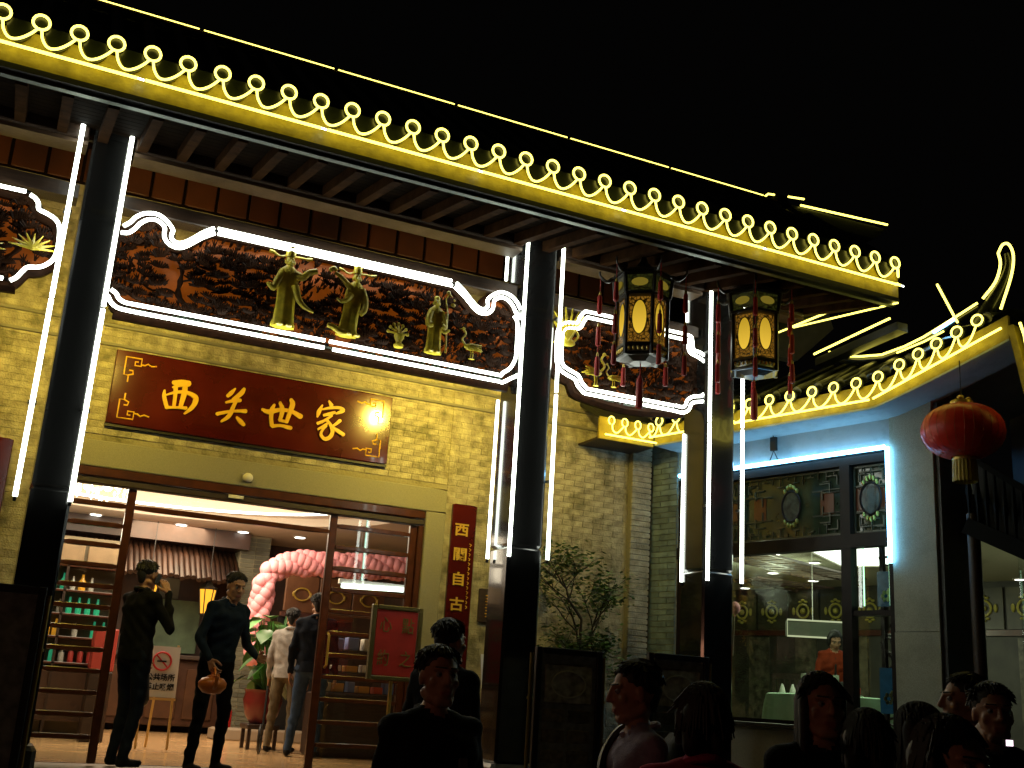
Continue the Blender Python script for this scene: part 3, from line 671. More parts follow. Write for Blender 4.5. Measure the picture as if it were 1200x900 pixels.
mb = MB(); mb.add([(7.9,-.60,6.78),(9.7,-.60,6.84),(9.5,-.60,6.66),(7.9,-.60,6.62),(7.9,-.35,6.78),(9.7,-.35,6.84),(9.5,-.35,6.66),(7.9,-.35,6.62)],[(3,2,1,0),(4,5,6,7),(0,1,5,4),(1,2,6,5),(2,3,7,6),(3,0,4,7)]); mb.build('ridge', M_tile, br)
mb = MB(); mb.add([(7.9,-.45,6.64),(9.5,-.45,6.66),(9.5,3.4,6.0),(7.9,3.4,6.0),(7.9,-.45,6.60),(9.5,-.45,6.62),(9.5,3.4,5.9),(7.9,3.4,5.9)],[(0,1,2,3),(7,6,5,4),(0,4,5,1),(1,5,6,2),(2,6,7,3),(3,7,4,0)]); mb.build('roof_slope', M_tile, br)

# warm floodlights tucked behind the carved panels (they light the brick wall; one is mirrored in the name board)
for x, e, lab in ((-.75, 50, 'round warm floodlight behind the far left carved panel'), (.74, 84, 'round warm floodlight behind the left end of the long panel'), (3.775, 125, 'round warm floodlight behind the right end of the long panel, mirrored in the name board'), (5.2, 40, 'round warm floodlight behind the crane panel')):
    t = thing('wall_floodlight', lab, 'lamp', (x, -1.5, 3.75), 'floodlights behind the carved panels')
    mb = MB(); mb.lathe([(.03, -.16), (.06, -.13), (.065, -.09), (.04, -.075)], (x, -1.5, 3.76), 14); mb.build('housing', M_black, t, True)
    mb = MB(); mb.tube([(x, -1.5, 3.60), (x, -1.62, 3.52), (x, -1.72, 3.52)], .012, 6); mb.build('bracket', M_black, t, True)
    mb = MB(); mb.ball((x, -1.5, 3.745), (.046, .046, .055), 14, 10); mb.build('lens', glow('warm_lens', (1, .74, .30), 60), t, True)
    ld = bpy.data.lights.new('flood_beam', 'SPOT'); ld.spot_size = R(150); ld.spot_blend = 1.0; ld.energy = e*1.35; ld.color = (1, .735, .10); ld.shadow_soft_size = .07
    o = bpy.data.objects.new('flood_beam', ld); COL.objects.link(o); o.location = (x, -1.40, 3.76); o.rotation_euler = (Vector((x, 0, 3.30))-Vector((x, -1.40, 3.76))).to_track_quat('-Z', 'Y').to_euler()
    ld = bpy.data.lights.new('flood_spill', 'SPOT'); ld.spot_size = R(70); ld.spot_blend = 1.0; ld.energy = e*(.9 if x < 2 else .35); ld.color = (1, .70, .2); ld.shadow_soft_size = .05
    o = bpy.data.objects.new('flood_spill', ld); COL.objects.link(o); o.location = (x, -1.45, 3.88); o.rotation_euler = (Vector((x+.3*(1 if x < 2 else -1), 0, 5.4))-Vector((x, -1.45, 3.88))).to_track_quat('-Z', 'Y').to_euler()
# ================================================================== DOORWAY
df = thing('door_frame', 'dark red wooden door frame and transom under the stone lintel', 'door frame', (2.2, .1, 0))
mb = MB(); mb.bbox((.5, -.02, 2.47), (3.985, .12, 2.55), .008); mb.build('head_rail', M_rwood, df)
mb = MB(); mb.bbox((.5, .0, 2.405), (3.985, .12, 2.466), .008); mb.build('track_rail', M_dwood, df)
mb = MB(); mb.bbox((3.93, .0, 0), (3.985, .14, 2.40), .008); mb.build('jamb', M_rwood, df)
mb = MB(); mb.bbox((.5, .0, 0), (.56, .14, 2.40), .008); mb.build('jamb', M_rwood, df)
mb = MB(); mb.bbox((1.18, .05, 2.215), (3.02, .10, 2.262), .008); mb.build('transom_rail', M_rwood, df)
mb = MB(); mb.box((2.0, -.02, 2.43), (2.14, .0, 2.46)); mb.build('motion_sensor', M_white, df)
mb = MB(); mb.box((1.18, .07, 2.262), (3.02, .078, 2.405)); mb.build('transom_pane', GLASS, df)
def leaf(x0, x1, pitch, ztop, label, yo=.04):
    t = thing('slatted_door_leaf', label, 'door', ((x0+x1)/2, yo, 0))
    for x in (x0, x1-.075):
        mb = MB(); mb.bbox((x, yo, .02), (x+.075, yo+.05, 2.40), .008); mb.build('stile', M_rwood, t)
    z = ztop; me = MB().bbox((x0+.076, yo-.006, -.022), (x1-.076, yo+.045, .022), .006).mesh('slat', org=ORG[t.name]); me.materials.append(M_rwood)
    while z > .1:
        o = bpy.data.objects.new('slat', me); COL.objects.link(o); o.parent = t; o.location.z = z; z -= pitch
    mb = MB(); mb.box((x0+.07, yo+.02, .03), (x1-.07, yo+.026, 2.39)); mb.build('door_glass', GLASS, t)
    return t
ll = leaf(.56, 1.185, .182, 2.236, 'left slatted glass door leaf beside the leftmost black column')
rl = leaf(3.02, 3.93, .205, 2.30, 'right slatted glass door leaf behind the red easel sign')
mb = MB(); mb.tube([(3.10, -.0, .95), (3.10, -.05, .97), (3.10, -.05, 1.25), (3.10, 0, 1.27)], .012, 7); mb.build('handle', M_gb, rl, True)

# ================================================================== HALL INTERIOR
M_cream = mat('cream_ceiling', (.68, .55, .42), .8)
M_iwall = mat('brown_panelling', (.07, .035, .02), .45, var=.3, vscale=6)
M_ibrick = mat('green_grey_brick', (.13, .13, .085), .8, var=.4, vscale=12)
hall = thing('entrance_hall_shell', 'warm lit entrance hall room behind the doorway with brown panelled walls', 'room', (1.5, 4, 0))
mb = MB(); mb.box((-2.2, 8.0, 0), (6.4, 8.15, 3.0)); mb.build('rear_wall', M_iwall, hall)
mb = MB(); mb.box((-2.3, .31, 0), (-2.2, 8.0, 3.0)); mb.build('side_wall', M_iwall, hall)
mb = MB(); mb.box((6.3, .31, 0), (6.4, 8.0, 3.0)); mb.build('side_wall', M_iwall, hall)
def ell(cx, cyy, a, b, z, n=48): return [(cx+a*math.cos(2*PI*i/n), cyy+b*math.sin(2*PI*i/n), z) for i in range(n)]
def ceil_ring(parent):
    bm = bmesh.new(); cx, cyy = 1.9, 3.7
    outer = [(-2.2,.31),(6.3,.31),(6.3,8.0),(-2.2,8.0)]
    levels = [(3.1, 2.35, 3.00), (3.1, 2.35, 3.11), (2.45, 1.85, 3.11), (2.45, 1.85, 3.22), (1.7, 1.2, 3.22), (1.7, 1.2, 3.34)]
    n = 48; v = []; f = []
    # square ring to ellipse
    for i in range(n):
        a = 2*PI*i/n; dx, dy = math.cos(a), math.sin(a)
        tx = ((6.3-cx) if dx > 0 else (-2.2-cx))/dx if abs(dx) > 1e-6 else 1e9; ty = ((8.0-cyy) if dy > 0 else (.31-cyy))/dy if abs(dy) > 1e-6 else 1e9
        t = min(tx, ty); v.append((cx+dx*t, cyy+dy*t, 3.0))
    for a_, b_, z in levels: v += ell(cx, cyy, a_, b_, z, n)
    for L in range(len(levels)):
        for i in range(n): f.append((L*n+i, L*n+(i+1) % n, (L+1)*n+(i+1) % n, (L+1)*n+i))
    f.append(tuple(len(levels)*n+i for i in range(n)))
    return MB().add(v, f)
ceil_ring(hall).build('stepped_ceiling', M_cream, hall)
mb = MB()
for a_, b_, z in ((2.55, 1.95, 3.095), (1.8, 1.3, 3.205)):
    E_ = ell(1.9, 3.7, a_, b_, z, 40); mb.tube(E_, .02, 6, closed=True)
mb.build('cove_light', glow('cove_glow', (1, .93, .8), 7.0), hall)
for i, (x, y) in enumerate(((1.40, 6.65), (2.62, 6.65), (3.55, 6.65), (4.40, 6.5), (.2, 6.65), (.3, 1.2), (3.6, 1.1))):
    t = thing('downlight', ['downlight over the bottle shelf', 'downlight left of the ceiling middle', 'downlight above the canopy end', 'downlight above the balloon arch', 'far left hall downlight', 'downlight near the left door leaf', 'downlight seen above the right door leaf'][i], 'lamp', (x, y, 2.99), 'round downlights in the hall ceiling')
    mb = MB(); mb.lathe([(.085, 0), (.105, .002), (.11, .012)], (x, y, 2.985), 16); mb.build('rim', M_white, t, True)
    mb = MB(); mb.lathe([(.001, 0), (.078, 0), (.08, .004)], (x, y, 2.981), 16); mb.build('lens', glow('downlight_lens', (1, .95, .82), 9), t)
arealight('hall_light', (1.9, 3.7, 3.15), (1.9, 3.7, 0), 2.6, 150, (1, .80, .55), shape='DISK')
for hx, hy, he in ((.6, 5.2, 34), (3.2, 4.6, 34), (2.0, 2.6, 14)):
    ld = bpy.data.lights.new('hall_fill', 'POINT'); ld.energy = he; ld.color = (1, .80, .58); ld.shadow_soft_size = .25; o = bpy.data.objects.new('hall_fill', ld); COL.objects.link(o); o.location = (hx, hy, 2.62)  # unseen fill lights added to brighten the hall, apart from the chandelier
arealight('ceiling_fill', (2.0, 4.3, 2.5), (2.0, 4.3, 4), 2.2, 70, (1, .86, .66), shape='DISK')  # unseen light in mid-air, added to brighten the hall ceiling
arealight('rear_hall_light', (2.5, 6.4, 2.9), (2.4, 7.2, 0), 1.2, 45, (1, .74, .46), shape='DISK')
# chandelier over the left leaf
ch = thing('chandelier', 'bright crystal chandelier glowing behind the top of the left door leaf', 'lamp', (.95, 2.5, 2.7))
mb = MB(); mb.lathe([(.04, .30), (.05, .26), (.02, .2), (.35, .16), (.40, .14), (.38, .12)], (.95, 2.5, 2.68), 20); mb.build('ring_frame', M_gb, ch, True)
mb = MB()
for k in range(60):
    a = random.uniform(0, 2*PI); r = random.choice((.15, .27, .38, .42)); z = 2.62+random.uniform(0, .2)
    mb.lathe([(.002, -.035), (.018, 0), (.002, .03)], (.95+r*math.cos(a), 2.5+r*math.sin(a), z), 5)
mb.build('crystal_drops', glow('crystal_glow', (1, .97, .78), 6), ch, kind='stuff')
for k in range(8):
    a = k*PI/4; mb = MB(); mb.ball((.95+.3*math.cos(a), 2.5+.3*math.sin(a), 2.80), .05, 10, 7); mb.build('bulb', glow('bulb_glow', (1, .95, .75), 6), ch, True)
# canopy over the bar
cn = thing('tiled_canopy', 'red brown scalloped canopy over the bar at the back of the hall', 'canopy', (2.4, 7, 2.1))
for k in range(41):
    x = .35+k*.081; mb = MB()
    y0 = 6.9-(.25 if k < 33 else .25-.04*(k-32)); mb.tube([(x, y0-.25, 2.20+.02*math.sin(k*1.9)), (x, y0+.1, 2.52), (x, y0+.5, 2.74)], [.039, .038, .036], 8); mb.build('canopy_tile', mat('canopy_tile', (.032, .012, .005), .5, var=.5, rnd=.35), cn, True)
mb = MB(); mb.box((.3, 6.75, 2.74), (3.7, 7.4, 2.99)); mb.build('canopy_box', mat('canopy_wood', (.05, .022, .012), .4, var=.3), cn)
bar = thing('bar_counter', 'dark wooden bar counter with green board under the red brown canopy', 'counter', (2.2, 7.2, 0))
mb = MB(); mb.bbox((.3, 7.0, 0.1), (3.6, 7.6, 1.05), .02); mb.build('counter_body', mat('bar_wood', (.05, .02, .01), .35, var=.3), bar)
mb = MB(); mb.bbox((.25, 6.9, 1.05), (3.65, 7.65, 1.11), .01); mb.build('counter_top', M_dwood, bar)
for k in range(6):
    mb = MB(); mb.bbox((.4+k*.53, 6.97, .2), (.83+k*.53, 7.0, .92), .01); mb.build('counter_panel', mat('bar_panel', (.07, .03, .013), .35, var=.3), bar)
mb = MB(); mb.bbox((2.45, 7.65, 1.15), (3.25, 7.7, 1.95), .01); mb.build('green_board', mat('green_board', (.10, .16, .09), .6, var=.3), bar)
mb = MB(); mb.bbox((2.62, 7.9, 1.98), (2.92, 7.97, 2.3), .01); mb.build('grey_cabinet', mat('grey_green', (.22, .24, .2), .5), bar)
def hall_lantern(x, y, z, label):
    t = thing('hall_lantern', label, 'lamp', (x, y, z))
    mb = MB(); mb.lathe([(.07, 0), (.12, .35)], (x, y, z), 6); mb.build('amber_shade', glow('amber_glow', (1, .42, .03), 1.6), t)
    mb = MB()
    for k in range(6):
        a = k*PI/3; mb.tube([(x+.075*math.cos(a), y+.075*math.sin(a), z-.01), (x+.125*math.cos(a), y+.125*math.sin(a), z+.36)], .009, 5)
    mb.lathe([(.135, 0), (.14, .03), (.05, .10), (.01, .14)], (x, y, z+.35), 6); mb.lathe([(.09, -.02), (.09, 0)], (x, y, z), 6)
    mb.build('frame', M_lframe, t); mb = MB(); mb.tube([(x, y, z+.48), (x, y, 2.99)], .006, 5); mb.build('cord', M_black, t)
hall_lantern(3.13, 6.6, 1.72, 'amber lantern hanging in the hall beside the man with the orange pot')
hall_lantern(2.28, 6.6, 1.72, 'amber lantern hanging in the hall behind the man on the phone')
pr = thing('brick_pillar', 'green grey brick pillar at the back of the hall left of the balloon arch', 'pillar', (3.85, 7, 0))
mb = MB(); mb.box((3.62, 7.01, 0), (4.08, 7.4, 2.99)); mb.build('pillar_core', M_mortar, pr)
me = MB().bbox((0, 0, 0), (.218, .012, .058), .003).mesh('brick'); me.materials.append(mat('pillar_brick', (.15, .15, .10), .8, var=.3, rnd=.35))
for r in range(44):
    for c in range(2): inst('brick', me, pr, (3.63+c*.225, 7.0, .02+r*.067))
# balloon arch
ba = thing('balloon_arch', 'pink balloon arch in the hall beside the potted plant', 'balloons', (4.2, 5, 0))
bme = MB().ball((0, 0, 0), (.092, .092, .102), 14, 10).mesh('balloon', True); bme.materials.append(M_pink)
rb_ = random.Random(12)
def ring_of(cx_, cz_, ax):
    for q in range(4):
        a = PI/4+q*PI/2+ax*.4; inst('balloon', bme, ba, (cx_+(.085*math.cos(a) if ax % 2 == 0 or True else 0)+rb_.uniform(-.012, .012), 5+.085*math.sin(a), cz_+rb_.uniform(-.015, .015)))
z = 1.10; i_ = 0
while z < 2.2: ring_of(3.57+.02*math.sin(z*7), z, i_); z += .085; i_ += 1
for k in range(37):
    x = 3.60+.088*k; zz = 2.24+.17*math.sin(min(1, k/5)*PI/2)+.005*k
    for q in range(4):
        a = PI/4+q*PI/2+k*.4; inst('balloon', bme, ba, (x+rb_.uniform(-.012, .012), 5+.085*math.cos(a), zz+.095*math.sin(a)+rb_.uniform(-.01, .01)))
# panelled screen behind the arch with gold medallions
ps = thing('panelled_screen', 'dark carved screen with gold medallions behind the balloon arch', 'screen', (5, 6, 0))
for k in range(3):
    x0 = 4.12+k*.52
    mb = MB(); mb.bbox((x0, 5.9, 1.82), (x0+.50, 5.96, 2.35), .01); mb.build('medallion_panel', mat('screen_panel', (.16, .07, .03), .4, var=.3), ps)
    mb = MB(); mb.tube(catmull([(x0+.25+.12*math.cos(a*PI/4), 5.88, 2.08+.09*math.sin(a*PI/4)) for a in range(8)], 3, True), .013, 6, closed=True)
    for sx in (-1, 1): mb.ball((x0+.25+sx*.13, 5.88, 2.08), (.02, .02, .04), 8, 6)
    mb.build('gold_medallion', mat('dim_gold', (.40, .27, .04), .4), ps, True)
mb = MB(); mb.bbox((4.08, 5.88, 1.74), (5.2, 5.97, 1.82), .01); mb.build('screen_rail', M_rwood, ps)
mb = MB(); mb.box((4.08, 6.0, 0), (5.2, 6.05, 1.74)); mb.build('opening_shade_sheet', M_black, ps)  # black sheet put where the opening below the screen lies in shade
mb = MB(); mb.bbox((3.25, 5.4, 0), (5.2, 5.9, .16), .02); mb.build('stone_step', mat('hall_step', (.3, .24, .17), .5), ps)
# potted plant
def broad_plant(x, y, z0, label):
    t = thing('potted_plant', label, 'plant', (x, y, z0))
    mb = MB(); mb.lathe([(.13, 0), (.20, .10), (.24, .28), (.22, .36), (.24, .40)], (x, y, z0), 20); mb.build('red_pot', mat('red_pot', (.14, .015, .012), .3), t, True)
    rr = random.Random(4)
    for k in range(64):
        a = rr.uniform(0, 2*PI); h = rr.uniform(.05, .95); L = rr.uniform(.18, .30); r0 = rr.uniform(.03, .22)
        b = Vector((x+r0*math.cos(a), y+r0*math.sin(a), z0+.4+h)); d = Vector((math.cos(a), math.sin(a), rr.uniform(-.6, .5))).normalized(); s_ = d.cross(Vector((0, 0, 1))).normalized()
        mb = MB(); v = []; n = 6
        for i in range(n+1):
            u = i/n; wd = .105*math.sin(PI*min(1, u*.9+.08)); c = b+d*L*u-Vector((0, 0, .12*u*u))
            v += [c-s_*wd, c+Vector((0, 0, -.01)), c+s_*wd]
        f = []
        for i in range(n): f += [(i*3, i*3+1, i*3+4, i*3+3), (i*3+1, i*3+2, i*3+5, i*3+4)]
        mb.add(v, f); mb.tube([(x, y, z0+.4), tuple(b)], .006, 4); mb.build('leaf', M_leaf2, t, True)
broad_plant(3.42, 3.6, .30, 'broad leaved green plant in a red pot under the balloon arch')
st_ = thing('plant_stand', 'dark low stand under the red plant pot', 'stand', (3.42, 3.6, 0))
mb = MB(); mb.bbox((3.22, 3.4, .24), (3.62, 3.8, .298), .01); mb.build('stand_top', M_dwood, st_)
for sx in (-1, 1):
    for sy in (-1, 1): mb = MB(); mb.box((3.42+sx*.16-.02, 3.6+sy*.16-.02, .004), (3.42+sx*.16+.02, 3.6+sy*.16+.02, .24)); mb.build('leg', M_dwood, st_)
fx_ = thing('fire_extinguisher', 'small red fire extinguisher by the brick pillar', 'extinguisher', (3.55, 6.2, 0.004))
mb = MB(); mb.lathe([(.07, 0), (.075, .02), (.075, .36), (.04, .44), (.02, .46)], (3.55, 6.2, .004), 14); mb.build('bottle_body', mat('red_paint', (.5, .02, .015), .3), fx_, True)
mb = MB(); mb.box((3.52, 6.15, .46), (3.58, 6.25, .50)); mb.build('valve', M_black, fx_)
# no smoking board
nb = thing('no_smoking_board', 'white no smoking board on a wooden easel behind the man on the phone', 'sign', (2.0, 2.4, 0))
def lean(y0, z): return y0+.12*(z-.58)
mb = MB(); mb.add([(1.80,2.40,.56),(2.17,2.40,.56),(2.17,2.48,1.10),(1.80,2.48,1.10),(1.80,2.42,.56),(2.17,2.42,.56),(2.17,2.50,1.10),(1.80,2.50,1.10)], [(0,1,2,3),(7,6,5,4),(0,4,5,1),(1,5,6,2),(2,6,7,3),(3,7,4,0)]); mb.build('board', mat('white_board', (.72, .72, .66), .5), nb)
mb = MB(); c = [(1.985+.095*math.cos(a*PI/12), 2.395+.148*(.94+.095*math.sin(a*PI/12)-.56), .94+.095*math.sin(a*PI/12)) for a in range(24)]
mb.tube(c, .011, 6, closed=True); mb.tube([(1.92, 2.395+.148*.45, 1.005), (2.05, 2.395+.148*.31, .875)], .009, 6); mb.build('red_ring', mat('red_print', (.6, .03, .03), .5), nb, True)
mb = MB(); mb.box((1.93, 2.385+.148*.38, .93), (2.03, 2.392+.148*.38, .948)); mb.build('cigarette_mark', M_black, nb)
for i, s in enumerate(('公共场所', '禁止吸烟')):
    text_obj(s, M_black, nb, .078, (1.985, 2.392+.148*(.2-.1*i), .765-.10*i), name='lettering', bold=.002)
for sx in (1.82, 2.15):
    mb = MB(); mb.beam((sx, 2.38, .02), (sx, 2.53, 1.12), .025, .02); mb.build('easel_leg', mat('pale_wood', (.5, .35, .12), .5), nb)
mb = MB(); mb.beam((1.985, 2.8, .02), (1.985, 2.53, 1.05), .025, .02); mb.build('easel_leg', MATS['pale_wood'], nb)
mb = MB(); mb.box((1.80, 2.365, .53), (2.17, 2.42, .555)); mb.build('easel_ledge', MATS['pale_wood'], nb)
# bottle shelves behind the left leaf
sh_ = thing('bottle_shelf', 'dark display shelf of bottles seen through the left door leaf', 'shelf', (.9, 4.2, 0))
for z in (.85, 1.15, 1.42, 1.70, 2.0):
    mb = MB(); mb.bbox((.35, 4.1, z), (1.62, 4.4, z+.025), .004); mb.build('shelf_board', M_rwood, sh_)
for x in (.33, .98, 1.62): mb = MB(); mb.box((x-.015, 4.1, 0.004), (x+.015, 4.4, 2.05)); mb.build('upright', M_dwood, sh_)
mb = MB(); mb.box((.3, 4.42, 0.004), (1.65, 4.45, 2.4)); mb.build('back_board', mat('shelf_back', (.20, .16, .10), .5), sh_)
for k in range(3): mb = MB(); mb.bbox((.36+k*.42, 4.36, 2.05), (.74+k*.42, 4.41, 2.36), .01); mb.build('upper_panel', mat('upper_panel', (.33, .22, .12), .5, var=.2), sh_)
mb = MB(); mb.bbox((.35, 4.12, .2), (1.6, 4.4, .80), .01); mb.build('cupboard', M_iwall, sh_)
bn = 0
bot = {}
def bottle_mesh(c, h, r, key):
    if key not in bot:
        me = MB().lathe([(r, 0), (r, h*.58), (r*.45, h*.74), (r*.36, h*.97), (r*.42, h)], (0, 0, 0), 10).mesh('bottle', True); me.materials.append(c); bot[key] = me
    return bot[key]
cols = {'green': mat('green_glass', (.03, .35, .16), .1, emit=(.04, .5, .25), estr=.35), 'amber': mat('amber_glass', (.6, .28, .03), .1, emit=(.9, .4, .03), estr=.35),  # green and amber bottles get their own glow in place of shelf light
        'clear': mat('clear_glass', (.5, .5, .45), .1), 'red': mat('red_box', (.5, .06, .05), .4)}
for z, seq in ((1.175, 'gggaaa c gg'), (1.445, 'ccagccgggg '), (.875, 'cgrcrgcrrr'), (1.725, 'cac ggcac')):
    for i, ch_ in enumerate(seq):
        if ch_ == ' ': continue
        kk = {'g': 'green', 'a': 'amber', 'c': 'clear', 'r': 'red'}[ch_]
        me = bottle_mesh(cols[kk], .20 if kk != 'clear' else .17, .035 if kk != 'amber' else .042, kk)
        o = bpy.data.objects.new('bottle', me); COL.objects.link(o); o.location = (.42+i*.108, 4.22, z)
        o['label'] = '%s bottle standing on the %s board of the shelf behind the left door leaf' % (kk, {1.175: 'second', 1.445: 'third', .875: 'lowest', 1.725: 'top'}[z]); o['category'] = 'bottle'; o['group'] = '%s bottles on the %s shelf board' % (kk, {1.175: 'second', 1.445: 'third', .875: 'lowest', 1.725: 'top'}[z])
rb = thing('red_cabinet', 'red painted box standing beside the bottle shelf', 'box', (1.52, 3.7, 0))
mb = MB(); mb.bbox((1.36, 3.6, .80), (1.62, 3.9, 1.28), .01); mb.build('box_body', mat('red_panel', (.42, .05, .035), .5), rb)
mb = MB(); mb.bbox((1.36, 3.6, .01), (1.62, 3.9, .79), .01); mb.build('base_cabinet', M_dwood, rb)
# display goods behind the right leaf
dc = thing('display_counter', 'display counter with goods seen through the right door leaf', 'counter', (4.3, 2.6, 0))
mb = MB(); mb.bbox((3.75, 2.4, .01), (5.1, 2.9, .72), .02); mb.build('counter_body', M_dwood, dc)
for z in (.95, 1.2): mb = MB(); mb.box((3.75, 2.45, z), (5.1, 2.85, z+.015)); mb.build('glass_shelf', GLASS, dc)
for x in (3.76, 5.08): mb = MB(); mb.box((x, 2.46, .72), (x+.02, 2.48, 1.45)); mb.build('post', M_silver, dc)
rg = random.Random(9); gcol = [(.6, .1, .05), (.65, .6, .5), (.1, .35, .15), (.7, .35, .08), (.2, .25, .5), (.75, .7, .6), (.5, .05, .2)]
for z in (.735, .97, 1.22):
    x = 3.82
    while x < 5.0:
        wd = rg.uniform(.07, .16); hh = rg.uniform(.06, .17); ci = rg.randrange(7)
        o = MB().bbox((x, 2.5, z), (x+wd, 2.65, z+hh), .006).build('goods_box', mat('goods_%d' % ci, gcol[ci], .4)); o['category'] = 'box'; o['label'] = '%s packet on the %s level of the display counter behind the right door leaf' % (('red', 'cream', 'green', 'orange', 'blue', 'white', 'crimson')[ci], {.735: 'bottom', .97: 'middle', 1.22: 'top'}[z]); o['group'] = '%s packets on the %s level of the counter' % (('red', 'cream', 'green', 'orange', 'blue', 'white', 'crimson')[ci], {.735: 'bottom', .97: 'middle', 1.22: 'top'}[z]); x += wd+rg.uniform(.02, .06)
tl = thing('tube_light', 'white fluorescent tube light behind the right door leaf', 'lamp', (4.6, 3, 2.1))
mb = MB(); mb.tube([(4.15, 3.2, 2.02), (5.1, 3.2, 2.05)], .03, 8); mb.build('tube', glow('tube_glow', (.9, 1, .9), 5), tl)
mb = MB(); mb.box((4.12, 3.21, 2.05), (5.12, 3.27, 2.11)); mb.build('housing', M_white, tl)
mb = MB(); mb.tube([(4.42, 3.24, 2.05), (4.42, 3.24, 2.99)], .012, 6); mb.build('drop_rod', glow('rod_glow', (.6, 1, .75), .9), tl)
# ================================================================== PORCH FURNITURE
es = thing('red_easel_sign', 'red easel sign with four faded gold characters before the right door leaf', 'sign', (3.45, -.9, 0))
mb = MB(); mb.bbox((3.26, -.93, .90), (3.65, -.90, 1.47), .004); mb.build('red_board', mat('red_felt', (.72, .045, .025), .6, var=.15), es)
for a, b in (((3.215, -.945, .86), (3.255, -.89, 1.51)), ((3.655, -.945, .86), (3.695, -.89, 1.51)), ((3.256, -.945, .86), (3.654, -.89, .897)), ((3.256, -.945, 1.473), (3.654, -.89, 1.51))):
    mb = MB(); mb.bbox(a, b, .006); mb.build('gold_frame_bar', mat('dull_gold', (.20, .16, .05), .4, metal=.3, bump=.3), es)
for ch_, x, z in (('點', 3.56, 1.33), ('心', 3.35, 1.33), ('之', 3.56, 1.04), ('約', 3.35, 1.04)):
    text_obj(ch_, mat('faded_gold', (.32, .20, .04), .6), es, .15, (x, -.934, z), name='faded_character', sx=.8)
mb = MB(); mb.tube([(3.455, -.90, .86), (3.455, -.90, .04)], .018, 8); mb.build('stand_pole', M_gb, es, True)
mb = MB(); mb.lathe([(.18, 0), (.17, .02), (.03, .035), (.02, .05)], (3.455, -.90, .003), 20); mb.build('stand_base', M_gb, es, True)
def chime(x, label):
    t = thing('hanging_chime', label, 'chime', (x, -.5, 1.2))
    for k in range(4): mb = MB(); mb.tube([(x+k*.03, -.5, 1.62-.02*k), (x+k*.03, -.5, 1.18+.03*k)], .008, 6); mb.build('chime_rod', M_black, t)
    mb = MB(); mb.box((x-.02, -.52, 1.62), (x+.12, -.48, 1.65)); mb.build('chime_bar', M_dwood, t)
def menu(x0, x1, z0, z1, y, label, pic=True):
    t = thing('menu_board', label, 'menu board', ((x0+x1)/2, y, 0))
    fr = M_black; th = .05
    for a, b in (((x0, z0), (x0+th, z1)), ((x1-th, z0), (x1, z1)), ((x0+th+.001, z0), (x1-th-.001, z0+th)), ((x0+th+.001, z1-th), (x1-th-.001, z1))):
        mb = MB(); mb.bbox((a[0], y-.02, a[1]), (b[0], y+.02, b[1]), .005); mb.build('frame_bar', fr, t)
    mb = MB(); mb.box((x0+th, y, z0+th), (x1-th, y+.008, z1-th)); mb.build('menu_sheet', mat('menu_paper', (.22, .23, .20), .35, var=.5, vscale=14), t)
    if pic:
        mb = MB(); mb.bbox((x0+.09, y-.008, z1-.42), (x1-.09, y-.001, z1-.12), .01); mb.build('picture_panel', mat('menu_picture', (.42, .40, .33), .35, var=.6, vscale=16), t)
        mb = MB(); mb.tube(catmull([((x0+x1)/2+.15*math.cos(a*PI/4), y-.012, z1-.27+.10*math.sin(a*PI/4)) for a in range(8)], 3, True), .006, 5, closed=True); mb.build('printed_plate', mat('printed_ring', (.5, .48, .38), .4), t)
        for r in range(3):
            for c in range(2):
                mb = MB(); xx = x0+.08+c*(x1-x0-.14)/2; mb.bbox((xx, y-.008, z1-.56-r*.15), (xx+(x1-x0-.2)/2, y-.001, z1-.46-r*.15), .005); mb.build('dish_photo', mat('dish_photo', (.16, .13, .09), .35, var=.6, vscale=20, rnd=.4), t)
    for x in (x0-.035, x1+.02):
        mb = MB(); mb.tube([(x, y, .02), (x, y, z1-.05)], .014, 7); mb.lathe([(.022, 0), (.022, .02)], (x, y, z1-.40), 8)
        mb.build('brass_post', mat('brass_post', (.30, .20, .05), .3, metal=.8), t, True)
        mb = MB(); mb.beam((x, y-.2, .02), (x, y+.2, .02), .04, .03); mb.build('foot', M_black, t)
    return t
menu(4.01, 4.60, .05, 1.175, -2.62, 'tall black framed menu board in front of the second black column')
menu(5.03, 5.62, .05, 1.205, -2.62, 'black framed menu board behind the man with the shoulder bag')
menu(-.55, .42, .05, 1.27, -2.75, 'large dark notice board at the foot of the leftmost black column', False)
wp = thing('white_notice', 'white paper notice on a brass stand left of the second black column', 'sign', (4.62, -.8, 0))
mb = MB(); mb.add([(4.38,-.8,.85),(4.62,-.8,.85),(4.62,-.74,1.16),(4.38,-.74,1.16),(4.38,-.79,.85),(4.62,-.79,.85),(4.62,-.73,1.16),(4.38,-.73,1.16)], [(0,1,2,3),(7,6,5,4),(0,4,5,1),(1,5,6,2),(2,6,7,3),(3,7,4,0)]); mb.build('paper', mat('lit_paper', (.8, .8, .85), .5), wp)
mb = MB(); mb.tube([(4.63, -.82, 1.0), (4.50, -.78, .7), (4.50, -.78, .02)], .012, 7); mb.lathe([(.14, 0), (.02, .03)], (4.50, -.78, .003), 16); mb.build('brass_stand', M_gb, wp, True)
